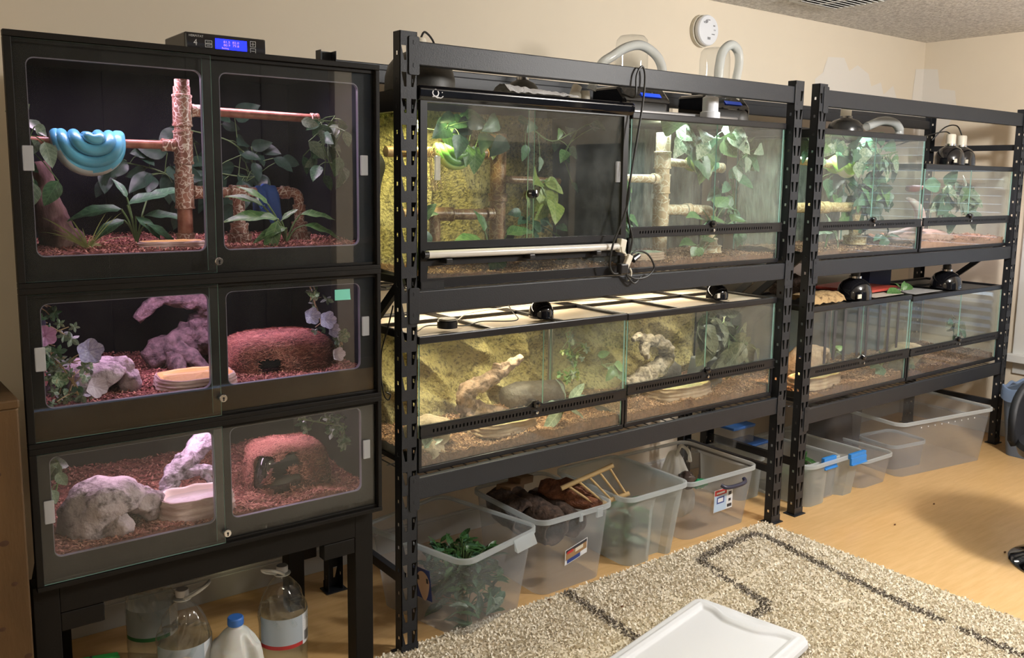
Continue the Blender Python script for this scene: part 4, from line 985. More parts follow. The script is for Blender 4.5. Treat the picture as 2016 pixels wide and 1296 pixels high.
stuff(obj('moss_strand', mb, M_stemb, t))
# upper right (cool light)
pipes('pipe_perch', 'pale tan crackle pipe perch with elbows in the cool-lit terrarium', (1.34, .22, 1.216), M_pipe_tan, M_pipe_tan,
      [([(1.345, .22, 1.216), (1.345, .22, 1.715)], .030, 'c'), ([(1.0, .22, 1.53), (1.33, .22, 1.53)], .017, 'p'), ([(1.36, .22, 1.405), (1.655, .22, 1.40), (1.655, .22, 1.22)], .022, 'c'), ([(1.36, .22, 1.60), (1.74, .24, 1.58)], .017, 'p')],
      [((1.345, .22, 1.64), (1.345, .22, 1.57), .034), ((1.345, .22, 1.55), (1.345, .22, 1.47), .034), ((1.345, .22, 1.45), (1.345, .22, 1.33), .034), ((1.29, .22, 1.53), (1.32, .22, 1.53), .021), ((1.49, .22, 1.403), (1.52, .22, 1.403), .026),
       ((1.655, .22, 1.28), (1.655, .22, 1.25), .033), ((1.655, .22, 1.25), (1.655, .22, 1.217), .050), ((1.70, .24, 1.582), (1.74, .24, 1.58), .021)])
bx = (1.0, 1.86, .055, .42, 1.22, 1.735)
vine('leaf_garland', 'large heart leaf garland hanging from the top of the cool-lit terrarium', 'artificial plant', [(1.40, .2, 1.73), (1.45, .16, 1.68), (1.56, .15, 1.70), (1.66, .15, 1.69), (1.72, .18, 1.67)], 26, .125, 'heart', M_leafd, 61, .035, mats=[M_leafd, M_leafm, M_leafd, M_leafw], box=bx)
snake('green_snake', 'yellow-green snake draped over the upper branch of the cool-lit terrarium', (1.555, .205, 1.60), 1.0, mat('yellow_green_scales', (.20, .36, .08), .4, var=(.40, .44, .12), vscale=14, bump=.12, bscale=420), mat('cream_belly', (.5, .5, .3), .5), [(.006, .006), (.028, .03), (.048, .05)], None, .018, .038)
vine('leaf_garland', 'darker leaf garland to the right of the upper branch in the cool-lit terrarium', 'artificial plant', [(1.70, .12, 1.71), (1.76, .12, 1.66), (1.72, .12, 1.62)], 14, .08, 'heart', M_leafw, 62, .028, mats=[M_leafw, M_leafg, M_leafd], box=bx)
vine('leaf_garland', 'dim dark leaves along the right side of the cool-lit terrarium', 'artificial plant', [(1.76, .2, 1.56), (1.80, .22, 1.46), (1.76, .22, 1.36), (1.84, .2, 1.30)], 18, .085, 'ovate', M_leafd, 63, .03, box=bx)
bigplant('bright green plant around the low elbow in the cool-lit terrarium', (1.50, .14, 1.217), [((1.44, .12, 1.27), (-1, -.2, .2), .09), ((1.46, .12, 1.25), (-.5, -.3, -.8), .07), ((1.48, .12, 1.37), (-.9, -.2, .3), .10), ((1.52, .12, 1.36), (-.5, -.2, .9), .07), ((1.56, .12, 1.36), (1, -.1, .1), .08), ((1.60, .14, 1.42), (.8, 0, .6), .09), ((1.64, .14, 1.42), (1, -.1, -.1), .10), ((1.5, .12, 1.28), (.9, -.2, .2), .07), ((1.48, .12, 1.25), (.1, -.3, -1), .05), ((1.52, .14, 1.30), (.3, -.1, 1), .06), ((1.68, .12, 1.36), (1, -.1, .2), .09)], M_leafm, shape='heart')
vine('ivy_sprig', 'bright green leaves at the left wall of the cool-lit terrarium', 'artificial plant', [(1.02, .14, 1.52), (1.03, .14, 1.44), (1.02, .14, 1.36)], 9, .08, 'heart', M_leafm, 64, .02, box=bx)
dish('low rock dish in the cool-lit terrarium beside the dangling power adapter', (1.14, .14, 1.215), .12, .06, .030, M_dishtan, mat('dish_green_tint', (.45, .52, .35), .4), 12)
spot((1.34, .20, 1.752), 3.4, (.80, .97, 1), .07); spot((1.62, .16, 1.752), 1.5, (.80, .97, 1), .05)
t = thing('light_strip_fixture', 'slim light fixture lying on top of the cool-lit terrarium', 'light fixture', (1.4, .2, 1.772))
obj('housing', MB().box(1.05, 1.72, .15, .23, 1.772, 1.792), mat('grey_aluminium', (.35, .35, .36), .3, metal=.8), t, False, .004)
# lower left
driftwood('brown gnarled driftwood branch rising to the right in the lower left terrarium', (.45, .26, .63),
          [([(.58, .26, .62), (.50, .26, .66), (.43, .26, .70), (.405, .25, .735), (.42, .25, .765), (.48, .25, .785), (.56, .25, .815), (.61, .25, .84), (.66, .25, .86)], [.045, .042, .034, .032, .032, .027, .023, .019, .013]), ([(.53, .25, .79), (.545, .25, .82), (.55, .25, .85)], [.022, .018, .016]), ([(.43, .26, .69), (.40, .22, .65), (.38, .2, .625)], [.03, .022, .014])], M_woodb, 31)
dish('round rock water dish with a pale yellow basin in the lower left terrarium', (.51, .165, .628), .125, .085, .045, M_dishtan, M_dishyel, 15)
rock_hide('low tan rock cave in the left front of the lower left terrarium', (.195, .16, .628), .09, .085, .095, mat('tan_cave_rock', (.30, .23, .15), .8, var=(.46, .37, .24), vscale=15, vdetail=8, bump=.8, bscale=50), 17, open_a=-40, boulders=((-.03, -.085, .0, .035, 1.2),))
t = thing('log_hide', 'dark grey hollow log lying at the back of the lower left terrarium', 'hide', (.80, .36, .65))
obj('log', MB().tube([(.68, .37, .675), (.75, .37, .68), (.84, .36, .68), (.93, .35, .675)], [.045, .05, .048, .045], 20, jit=.15), mat('dark_log', (.06, .055, .05), .7, var=(.12, .11, .1), vscale=20, bump=.7), t, True, angle=180)
bx = (.10, .965, .055, .44, .64, .99)
vine('ivy_sprig', 'pale ivy spray on the glass side at the right of the lower left terrarium', 'artificial plant', [(.885, .26, .93), (.90, .25, .87), (.93, .25, .82), (.91, .24, .77)], 24, .045, 'ivy', M_leafyel, 71, .032, mats=[M_leafyel, M_leafm, M_leafg], box=(.80, .965, .1, .40, .74, .96))
bigplant('blue-green leafy plant near the centre front of the lower left terrarium', (.74, .12, .63), [((.74, .1, .70), (-.9, -.2, .3), .10), ((.76, .1, .71), (.9, -.2, .2), .11), ((.75, .1, .72), (-.3, -.2, .9), .09), ((.73, .1, .68), (-.8, -.3, -.3), .12), ((.77, .1, .70), (.6, -.1, .8), .10), ((.76, .1, .68), (.9, -.3, -.3), .09)], M_leafg)
bigplant('low green sprig in the left front corner of the lower left terrarium', (.13, .075, .63), [((.13, .07, .65), (.7, -.1, .4), .07), ((.13, .07, .65), (-.2, -.1, .8), .06), ((.14, .07, .64), (.9, -.1, 0), .08), ((.13, .07, .66), (.3, -.1, .9), .07)], M_leafg)
def fixture(x0, x1, y, z, power, col, lb):  # strip lights added out of sight to brighten mesh tops and wall
    t = thing('added_shelf_light', lb, 'light fixture', ((x0+x1)/2, y, z)); obj('housing', MB().box(x0, x1, y-.02, y+.02, z-.016, z), M_trim, t, False, .003)
    obj('lens', MB().box(x0+.02, x1-.02, y-.014, y+.014, z-.020, z-.016), mat('added_warm_lens', (.9, .9, .9), emit=(1, .85, .6), estr=3), t, False)
    area('added_shelf_lamp', ((x0+x1)/2, y, z-.024), x1-x0, power, col, sizey=.05)
fixture(.20, .90, .36, 1.158, 3.6, (1, .84, .60), 'added warm strip light under the upper shelf of the near rack, left half')
fixture(1.05, 1.75, .36, 1.158, 3.0, (1, .84, .60), 'added warm strip light under the upper shelf of the near rack, right half')
spot((.30, .22, 1.010), 2.0, (1, .88, .58), .06); spot((.66, .22, 1.010), 2.4, (1, .88, .58), .06)
# lower right
driftwood('grey forked driftwood at the left of the lower right terrarium', (1.36, .27, .65),
          [([(1.20, .24, .66), (1.28, .25, .68), (1.38, .27, .71), (1.47, .28, .75), (1.475, .28, .80), (1.43, .28, .835), (1.37, .28, .845)], [.04, .042, .038, .034, .03, .028, .02]), ([(1.38, .28, .845), (1.345, .28, .85), (1.335, .27, .80), (1.345, .26, .775)], [.026, .022, .018, .010]), ([(1.37, .28, .845), (1.30, .28, .87), (1.26, .27, .865)], [.022, .016, .010])], mat('ash_brown_driftwood', (.055, .045, .035), .85, var=(.26, .22, .17), vscale=38, vdetail=6, vlo=.38, vhi=.56, bump=1, bscale=60), 41)
dish('broad tan rock dish in the lower right terrarium', (1.43, .165, .630), .155, .09, .050, M_dishtan, M_dishyel, 19)
t = thing('tower_hide', 'dark grey tapered block standing in the lower right terrarium', 'hide', (1.66, .2, .63))
obj('block', MB().lathe([(.105, 0), (.095, .06), (.080, .13), (.0, .132)], (1.66, .22, .625), 4, rot=Matrix.Rotation(R(45), 3, 'Z'), sy=.8), mat('slate_grey', (.10, .11, .11), .6, bump=.3), t, False, .006)
t = thing('log_hide', 'dark rounded hide behind the driftwood in the lower right terrarium', 'hide', (1.5, .4, .65))
obj('log', MB().blob((1.55, .37, .67), (.11, .06, .06), 18, .15, 1.5, 3), MATS['dark_log'], t, True, angle=180)
bx = (1.0, 1.865, .055, .44, .64, .99)
vine('leaf_garland', 'big dark olive leaves pressed near the glass of the lower right terrarium', 'artificial plant', [(1.52, .14, .985), (1.58, .12, .92), (1.66, .10, .87), (1.74, .08, .84), (1.72, .08, .81)], 50, .12, 'ovate', M_leafd, 81, .035, mats=[leafmat('olive_dark_leaf2', (.06, .07, .035), (.11, .12, .06), (.2, .2, .12)), leafmat('olive_dark_leaf', (.10, .11, .06), (.17, .17, .10), (.26, .27, .18))], box=(1.50, 1.86, .06, .25, .80, .985), face=(0, -1, .2))
vine('ivy_sprig', 'green sprig at the left wall of the lower right terrarium', 'artificial plant', [(1.02, .2, .80), (1.06, .2, .78), (1.10, .2, .80)], 7, .07, 'ovate', M_leafm, 82, .025, box=bx)
spot((1.28, .17, 1.008), 1.3, (1, .90, .66), .06); spot((1.62, .2, 1.008), 1.5, (1, .90, .70), .06)
# ------------------------------------------------------------------ terrarium contents, far rack
pipes('pipe_perch', 'yellowish pipe perch with a rounded elbow in the leaf-filled terrarium', (2.3, .2, 1.216), M_pipe_y, M_pipe_y,
      [([(2.18, .2, 1.625), (2.74, .2, 1.60)], .019, 'p'), ([(2.18, .2, 1.405), (2.735, .2, 1.405), (2.735, .2, 1.22)], .024, 'c')], [((2.735, .2, 1.29), (2.735, .2, 1.26), .030), ((2.735, .2, 1.26), (2.735, .2, 1.217), .055), ((2.42, .2, 1.405), (2.48, .2, 1.405), .028)])
bx = (2.16, 3.0, .055, .43, 1.22, 1.725)
vine('leaf_garland', 'white-edged leaf garland filling the top of the leaf-filled terrarium', 'artificial plant', [(2.22, .14, 1.70), (2.4, .12, 1.68), (2.6, .12, 1.70), (2.75, .12, 1.66), (2.90, .10, 1.68)], 84, .075, 'heart', M_leafw, 91, .04, mats=[M_leafw, M_leafd, M_leafm, M_leafd, M_leafs, M_leafw], box=bx)
snake('green_snake', 'bright yellow-green snake on the upper branch of the leaf-filled terrarium', (2.56, .18, 1.615), 1.25, mat('lime_scales', (.22, .46, .05), .4, var=(.34, .50, .08), vscale=9, bump=.12, bscale=420), MATS['cream_belly'], [(.008, .008), (.03, .03), (.052, .05)], None, .019, .038)
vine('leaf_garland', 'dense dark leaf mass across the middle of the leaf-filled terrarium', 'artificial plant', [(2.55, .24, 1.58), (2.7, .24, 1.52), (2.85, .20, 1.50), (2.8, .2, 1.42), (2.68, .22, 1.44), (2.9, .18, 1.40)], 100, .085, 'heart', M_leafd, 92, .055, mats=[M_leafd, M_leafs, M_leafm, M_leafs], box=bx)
bigplant('silver veined plant low at the left of the leaf-filled terrarium', (2.36, .12, 1.217), [((2.35, .1, 1.30), (-.9, -.2, .1), .10), ((2.38, .1, 1.30), (.4, -.3, -.7), .10), ((2.36, .1, 1.31), (-.2, -.1, 1), .07)], M_leafw, shape='heart')
bigplant('dark spreading plant low at the right of the leaf-filled terrarium', (2.86, .12, 1.217), [((2.84, .1, 1.26), (-.9, -.2, .1), .12), ((2.88, .1, 1.26), (.9, -.2, .1), .10), ((2.86, .1, 1.27), (-.3, -.2, .9), .08), ((2.86, .1, 1.25), (-.8, -.3, -.2), .12)], M_leafd)
spot((2.38, .2, 1.742), 4.6, (.80, 1, .98), .08); spot((2.66, .16, 1.742), 2.6, (.80, 1, .98), .06)
# short upper
bx = (3.08, 3.98, .055, .43, 1.25, 1.56)
vine('leaf_garland', 'dark green leaf clump in the left half of the short upper terrarium', 'artificial plant', [(3.40, .12, 1.50), (3.44, .12, 1.44), (3.50, .12, 1.40), (3.42, .14, 1.38)], 26, .10, 'heart', M_leafd, 101, .04, mats=[M_leafd, M_leafd, M_leafw], box=(3.30, 3.60, .06, .3, 1.35, 1.53))
vine('leaf_garland', 'pale veined leaf clump in the right half of the short upper terrarium', 'artificial plant', [(3.60, .12, 1.52), (3.68, .12, 1.47), (3.76, .12, 1.42), (3.70, .14, 1.38)], 22, .11, 'heart', M_leafw, 102, .04, mats=[M_leafw, M_leafg, M_leafw, M_leafm], box=(3.55, 3.85, .06, .3, 1.36, 1.54))
t = thing('pale_snake', 'pale pink and white snake body curving up in the short upper terrarium', 'snake', (3.22, .16, 1.26))
obj('body', MB().tube(spline([(3.08, .12, 1.44), (3.12, .12, 1.43), (3.17, .12, 1.40), (3.22, .13, 1.35), (3.235, .15, 1.29), (3.18, .2, 1.26), (3.10, .25, 1.25)], 8), lerps([.010, .016, .024, .028, .028, .024, .012], 8), 16), mat('pink_white_scales', (.62, .40, .38), .5, var=(.75, .68, .66), vscale=26), t, True, angle=180)
obj('head', MB().blob((3.07, .12, 1.445), (.018, .012, .010), 10, .05), MATS['pink_white_scales'], t, True, angle=180)
t = thing('red_branch', 'small red perch across the left end of the short upper terrarium', 'perch', (3.16, .14, 1.50))
obj('branch', MB().tube([(3.06, .12, 1.50), (3.15, .13, 1.50), (3.24, .14, 1.505)], [.014, .016, .010], 12, jit=.3), mat('dark_red_wood', (.22, .05, .05), .6), t, True, angle=180)
rock_hide('pinkish sloping rock across the floor of the short upper terrarium', (3.33, .17, 1.225), .25, .11, .055, mat('orange_pink_rock', (.40, .24, .18), .8, var=(.55, .36, .29), vscale=12, bump=.7, bscale=50), 23, open_a=90, open_w=20)
spot((3.35, .2, 1.600), 2.6, (1, .84, .92), .07); spot((3.78, .2, 1.600), 2.4, (1, .84, .92), .07)
# lower left far
dish('wide orange-brown rock dish with green basin in the taped terrarium', (2.36, .13, .552), .16, .07, .055, M_dishtan, mat('dish_olive', (.5, .5, .28), .4), 25)
rock_hide('tan layered rock cave in the taped terrarium', (2.54, .30, .552), .16, .09, .15, mat('brown_layered_rock', (.16, .12, .085), .85, var=(.30, .23, .16), vscale=18, vdetail=8, bump=.8, bscale=50), 27, open_a=-60, boulders=((.14, -.06, .02, .035, 1),))
M_tape = mat('dark_tape', (.05, .05, .055), .6)
for i, x in enumerate((2.262, 2.335, 2.415, 2.53, 2.605, 2.715, 2.80, 2.885)):
    lbt = ['first', 'second', 'third', 'fourth', 'fifth', 'sixth', 'seventh', 'last'][i]
    o = obj('tape_strip', MB().box(x, x+.020, TY0-.0012, TY0-.0004, .685+(.012 if i % 2 else 0), .930), M_tape, None, False); tag(o, lbt+' dark vertical tape strip from the left across the terrarium doors', 'tape', 'tape strips on the taped terrarium')
bigplant('small green plant behind the tape strips', (2.56, .16, .66), [((2.56, .15, .70), (.8, -.1, .5), .05), ((2.56, .15, .70), (-.6, -.1, .7), .05), ((2.56, .15, .69), (.9, -.1, -.2), .06)], M_leafm, shape='heart')
o = obj('blue_cup', MB().lathe([(.022, 0), (.026, .05), (.024, .05), (.020, .004), (0, .004)], (2.26, .14, .70), 20), mat('cobalt_plastic', (.03, .05, .25), .4)); tag(o, 'small dark blue cup on the rock at the left of the taped terrarium', 'cup')
bigplant('dark plant hugging the right front of the taped terrarium', (2.88, .10, .552), [((2.86, .09, .60), (-.9, -.2, .2), .10), ((2.90, .09, .61), (.6, -.1, .6), .07), ((2.88, .09, .62), (-.4, -.1, .9), .08), ((2.88, .09, .59), (-.7, -.3, -.3), .09)], M_leafd, shape='ovate')
spot((2.26, .2, .936), 1.1, (1, .55, .24), .05, 90); spot((2.6, .2, .938), .8, (1, .88, .7), .06)
# lower right far
rock_hide('brown rock cave in the farthest right lower terrarium', (3.30, .2, .55), .14, .09, .10, MATS['tan_cave_rock'], 33, open_a=-60)
rock_hide('dark mossy rock near the left glass of the farthest right lower terrarium', (3.12, .12, .55), .07, .06, .09, mat('mossy_dark_rock', (.06, .08, .05), .8, var=(.11, .13, .08), vscale=12, bump=.6), 35, open_a=90, open_w=15)
vine('leaf_garland', 'brown-green leaf clump at the right of the farthest right lower terrarium', 'artificial plant', [(3.62, .12, .74), (3.68, .12, .72), (3.74, .12, .76)], 16, .07, 'ovate', M_leafd, 111, .03, mats=[M_leafd, MATS['olive_dark_leaf']], box=(3.52, 3.85, .06, .25, .70, .82))
spot((3.45, .2, .925), .7, (1, .9, .75), .06)

# ------------------------------------------------------------------ storage bins on the floor
def bin_(name, label, nl, ang, wb, db, wt, dt, h, inset=None, rimw=.014, group='clear storage bins on the floor', m=None, mr=None, cat='storage bin', rr_=.045, latch=None):
    """open tapered tub; nl = near-left bottom corner, ang = turn about it"""
    t = thing(name, label, cat, (nl[0], nl[1], 0), group); ca, sa_ = math.cos(R(ang)), math.sin(R(ang))
    def W(u, v, z): return (nl[0]+u*ca-v*sa_, nl[1]+u*sa_+v*ca, z)
    def loop(k, off=0, push=0):
        w_, d_ = wb+(wt-wb)*k, db+(dt-db)*k; ex, ey = (wt-wb)*k/2, (dt-db)*k/2; r = min(rr_, w_/3)+off; pts = []
        x0_, x1_, y0_, y1_ = -ex-off, w_-ex+off, -ey-off, d_-ey+off
        for cx, cy, a in ((x1_-r, y1_-r, 0), (x0_+r, y1_-r, 90), (x0_+r, y0_+r, 180), (x1_-r, y0_+r, 270)):
            for i in range(7): th = R(a+15*i); pts.append((cx+r*math.cos(th), cy+r*math.sin(th)))
            if a == 180:
                for i in range(1, 16):
                    q = i/16; xx = x0_+r+(x1_-x0_-2*r)*q; p = 0
                    if inset and push:
                        a0, a1, dp, hk = inset
                        top = hk-.12*(abs((q-(a0+a1)/2)/((a1-a0)/2))**4)
                        e = max(0, min(1, (q-a0)/.08))*max(0, min(1, (a1-q)/.08))*max(0, min(1, (top-k)/.06)); p = dp*e
                    pts.append((xx, y0_+p))
        return pts
    ks = [0, .02, .2, .4, .55, .62, .68, .74, .8, .86, 1]; mb = MB(); T = .002
    def shell(off):
        o = len(mb.v); n = len(loop(0))
        for k in ks:
            mb.v += [W(u, v, .004+(h-.004)*k if off else max(.0045, h*k)) for u, v in loop(k, 0 if off == 0 else -T, 1)]
        for j in range(len(ks)-1):
            for i in range(n): mb.f.append((o+j*n+i, o+j*n+(i+1) % n, o+(j+1)*n+(i+1) % n, o+(j+1)*n+i)); mb.m.append(0)
        mb.f.append(tuple(o+i for i in range(n))); mb.m.append(0)
    shell(0); mb.v[0:len(loop(0))] = [W(u, v, .001) for u, v in loop(0, 0, 1)]
    obj('tub', mb, m or M_bin, t, True, fix=False)
    r = MB(); A = loop(1, -.001); B = loop(1, rimw*.8); n = len(A); Q = [(A, h-.004), (A, h+.002), (loop(1, rimw*.4), h+.005), (B, h+.002), (B, h-.014), (loop(1, rimw*.8-.002), h-.014), (loop(1, rimw*.5), h-.003)]
    for L_, z in Q: r.v += [W(u, v, z) for u, v in L_]
    for j in range(len(Q)-1):
        for i in range(n): r.f.append((j*n+i, j*n+(i+1) % n, (j+1)*n+(i+1) % n, (j+1)*n+i)); r.m.append(0)
    obj('rim', r, mr or M_binrim, t, True)
    return t, W
def sticker(t, W, u0, u1, z0, z1, y, parts, tilt=0, slope=0):
    """flat printed label: parts = (mat, fu0, fu1, fz0, fz1) rectangles"""
    def q(fu, fz, e):
        u = u0+(u1-u0)*fu; z = z0+(z1-z0)*fz+tilt*(fu-.5)
        return W(u, y-e-slope*(z-z0), z)
    base = MB().add([q(0, 0, 0), q(1, 0, 0), q(1, 1, 0), q(0, 1, 0)], [(0, 1, 2, 3)]); o = obj('sticker', base, M_white, t, False, fix=False)
    for i, (m, a, b, c, d) in enumerate(parts):
        obj('print', MB().add([q(a, c, .0006+.0001*i), q(b, c, .0006+.0001*i), q(b, d, .0006+.0001*i), q(a, d, .0006+.0001*i)], [(0, 1, 2, 3)]), m, o, False, fix=False)
    return o
P_red = mat('print_red', (.45, .03, .03), .5); P_blue = mat('print_blue', (.03, .06, .25), .5); P_lblue = mat('print_light_blue', (.45, .58, .75), .5)
P_brown = mat('print_brown', (.32, .19, .09), .5); P_dark = mat('print_dark', (.03, .03, .04), .5); P_yel = mat('print_yellow', (.75, .65, .08), .5); P_peach = mat('print_peach', (.72, .52, .40), .5)
t1, W1 = bin_('storage_bin', 'clear storage bin nearest the cages, dark ferns inside and an empty latch', (.214, -.035), 14, .315, .40, .385, .47, .300)
obj('latch', MB().add([W1(.20, -.052, .262), W1(.31, -.052, .262), W1(.31, -.047, .300), W1(.20, -.047, .300), W1(.20, -.066, .258), W1(.31, -.066, .258), W1(.31, -.062, .268), W1(.20, -.062, .268)], [(0, 1, 2, 3), (4, 5, 6, 7), (0, 4, 5, 1), (7, 6, 2, 3), (0, 3, 7, 4), (1, 5, 6, 2)]), M_binrim, t1, False, .001)
# oval face-like tag on the left side of that bin
def W1s(v, z): k = z/.3; return W1(-.036*k-.0025, v, z)
so = obj('sticker', MB().add([W1s(.13, .215), W1s(.215, .215), W1s(.215, .10), W1s(.13, .10)], [(0, 1, 2, 3)]), P_blue, t1, False, fix=False)
ov = MB(); cs = [W1s(.165+.030*math.cos(a)*(1-.35*(math.sin(a) < 0)*abs(math.sin(a))), .165+(.040 if math.sin(a) > 0 else .07)*math.sin(a)) for a in [2*PI*i/24 for i in range(24)]]
nn = Vector(W1(-1, 0, 0))-Vector(W1(0, 0, 0)); ov.add([Vector(c)+nn*.0008 for c in cs], [tuple(range(24))]); obj('print', ov, P_peach, so, False, fix=False)
mk = MB()
for v0, v1, z0_, z1_ in ((.182, .192, .168, .186), (.140, .149, .165, .183)): mk.add([Vector(W1s(a, b))+nn*.0014 for a, b in ((v0, z0_), (v1, z0_), (v1, z1_), (v0, z1_))], [(0, 1, 2, 3)])
obj('print', mk, P_dark, so, False, fix=False)
t2, W2 = bin_('storage_bin', 'clear storage bin holding cork bark and the little wooden ladder', (.616, .060), 0, .307, .38, .355, .43, .300)
sticker(t2, W2, .100, .208, .115, .175, -.0185, [(P_brown, .03, .97, .30, .96), (P_dark, .03, .97, .78, .96), (P_red, .08, .36, .66, .84), (P_blue, .10, .68, .05, .30), (M_white, .70, .97, .05, .34), (M_offwhite, .45, .80, .52, .76)], .028, .04)
obj('hinge_lug', MB().box(.60+.17, .60+.185, .022, .030, .265, .298), M_binrim, t2, False, .002)
obj('hinge_lug', MB().box(.60+.255, .60+.285, .022, .030, .262, .298), M_binrim, t2, False, .002)
t3, W3 = bin_('storage_bin', 'frosted storage bin with an arched recess in its front', (1.050, .050), 0, .275, .38, .350, .43, .298, inset=(.42, .95, .035, .92), rimw=.016, m=clear('frosted_storage_plastic', (.90, .92, .92), .38, (.76, .80, .79), 1.35, .1, trl=True))
t4, W4 = bin_('storage_bin', 'wide clear storage bin with a dark blue handle and red and blue sticker', (1.432, .095), -1, .400, .38, .450, .44, .268, rimw=.012)
obj('handle', MB().tube(spline([W4(.165, -.045, .232), W4(.18, -.062, .222), W4(.24, -.066, .219), W4(.30, -.062, .222), W4(.315, -.045, .232)], 5), .009, 10).box(*[f(v) for v in (0,) for f in ()] ) if 0 else MB().tube(spline([W4(.165, -.045, .232), W4(.18, -.062, .222), W4(.24, -.066, .219), W4(.30, -.062, .222), W4(.315, -.045, .232)], 5), .009, 10), mat('navy_handle', (.02, .022, .05), .3), t4)
sticker(t4, W4, .145, .265, .105, .205, -.0270, [(P_red, .02, .66, .74, .98), (M_white, .12, .56, .80, .88), (P_yel, .66, .98, .86, 1.02), (P_lblue, .02, .66, .02, .73), (P_blue, .14, .54, .36, .66), (M_white, .20, .48, .42, .60), (P_dark, .76, .92, .62, .78), (P_dark, .78, .90, .34, .46), (P_dark, .72, .95, .08, .22)], .004, .02)
t5, W5 = bin_('storage_bin', 'frosted bin with a bright blue latch beside the far rack post', (2.195, .022), 0, .400, .40, .450, .44, .212, inset=(.30, .80, .045, 2.0), m=MATS['frosted_storage_plastic'])
M_lat = mat('bright_blue_latch', (.03, .22, .62), .35)
def latch(W, u, z, nm, par, w_=.10):
    mb = MB()
    for a, b, c, d in ((-.048, -.030, z-.012, z+.014), (-.052, -.040, z-.042, z-.006), (-.058, -.048, z-.042, z-.034)):
        vs = [W(u+du, yy, zz) for zz in (c, d) for yy in (a, b) for du in (0, w_)]; mb.add(vs, [(0, 2, 3, 1), (4, 5, 7, 6), (0, 1, 5, 4), (2, 6, 7, 3), (0, 4, 6, 2), (1, 3, 7, 5)])
    obj(nm, mb, M_lat, par, False, .002)
latch(W5, .27, .212, 'latch', t5, .13)
t5b, W5b = bin_('storage_bin', 'smaller leaf-filled tub with a blue latch set inside the frosted bin', (2.215, .055), 0, .26, .34, .28, .36, .200, rr_=.03)
latch(W5b, .08, .214, 'latch', t5b, .10)
OFFZ = .0
t6, W6 = bin_('storage_bin', 'low empty clear bin between the blue-latched bin and the large one', (2.645, .022), -1, .238, .40, .275, .44, .152, rimw=.008)
t7, W7 = bin_('storage_bin', 'largest clear bin, long and dusty, nearest the window', (2.972, .004), -8.5, .690, .40, .775, .44, .298, rimw=.014)

hb = MB()
for i in range(9): hb.box(*(lambda p: (p[0]-.003, p[0]+.003, p[1]-.001, p[1]+.001, p[2]-.003, p[2]+.003))(W7(.12+.055*i, -.0225, .262)))
obj('air_hole', hb, M_white, t7, False)['kind'] = 'stuff'
t8, W8 = bin_('storage_bin', 'empty low tub resting inside the largest clear bin', (3.05, .09), -8.5, .26, .22, .28, .24, .135, rimw=.008)
t9, W9 = bin_('storage_bin', 'tall grey translucent box with a dark inside, behind the low empty bin', (2.80, .30), 0, .30, .24, .32, .25, .335, rimw=.006, m=clear('smoky_plastic', (.5, .5, .52), .6, (.30, .30, .32), 1.35, .05, trl=True))
t10, W10 = bin_('storage_bin', 'frosted bin partly hidden behind the near right rack post', (2.0, .26), 0, .17, .26, .19, .28, .20, m=MATS['frosted_storage_plastic'])
for i, (x, y, z, lb) in enumerate(((2.06, .36, .23, 'upper small clear food box with a blue lid behind the rack posts'), (2.14, .33, .204, 'lower small clear food box with a blue lid behind the rack posts'))):
    t = thing('food_box', lb, 'box', (x, y, z)); 
    obj('box', MB().box(x, x+.16, y, y+.12, z+.0, z+.085 if i == 0 else z+.02), M_bin, t, False, .004); obj('lid', MB().box(x-.004, x+.164, y-.004, y+.124, z+(.086 if i == 0 else .021), z+(.100 if i == 0 else .033)), mat('blue_lid', (.03, .12, .40), .4), t, False, .003)
# contents
def fernpile(label, c, rx, ry, h, n, m, seed, size=.12, shape='lance', mats=None, zmax=None):
    t = thing('artificial_plant', label, 'artificial plant', c); g = random.Random(seed); c = Vector(c); mb = MB()
    for i in range(n):
        a = g.uniform(0, 2*PI); q = g.random()**.6; p = c+Vector((math.cos(a)*rx*q, math.sin(a)*ry*q, h*g.random()*(1.1-.5*q)))
        d = Vector((math.cos(a)+g.gauss(0, .6), math.sin(a)+g.gauss(0, .6), g.uniform(-.2, .9))); s = size*g.uniform(.6, 1.1)
        dn = d.normalized()*s
        if abs((p+dn).x-c.x) > rx: d.x *= -.4
        if abs((p+dn).y-c.y) > ry: d.y *= -.4
        leaf(t, p, d, s, shape, g.choice(mats) if mats else m, (g.gauss(0, .4), -.3, 1), .3)
        mb.tube([c+Vector((0, 0, .0)), (c+p)/2+Vector((0, 0, .01)), p], .0018, 5)
    obj('stem', mb, M_stem, t); return t
M_fern = leafmat('dark_fern_leaf', (.012, .045, .012), (.03, .10, .02), (.10, .22, .06))
fernpile('dark green ferny plants heaped in the bin nearest the cages', (.335, .16, .10), .13, .15, .155, 230, M_fern, 201, .065, 'lance', [M_fern, M_fern, M_leafd])
fernpile('pale leaves pressed against the lower walls of the bin nearest the cages', (.335, .12, .01), .14, .13, .09, 30, M_leafg, 202, .09, 'lance', [M_leafg, M_leafd, M_fern])
fernpile('green leaves lying in the bottom of the bin with the arched recess', (1.17, .20, .01), .11, .13, .19, 45, M_leafm, 203, .085, 'ovate', [M_leafd, M_leafm, M_leafg])
fernpile('striped dark leaves in the small tub with the blue latch', (2.34, .20, .012), .11, .13, .17, 50, M_leafd, 204, .09, 'lance', [M_fern, M_leafg])
M_cork = mat('dark_cork_bark', (.022, .014, .010), .95, var=(.10, .06, .042), vscale=26, vdetail=8, bump=1, bscale=50)
M_redw = mat('reddish_bark', (.24, .085, .035), .8, var=(.10, .035, .018), vscale=10, bump=.8, bscale=40, stretch=(1, 4, 4))
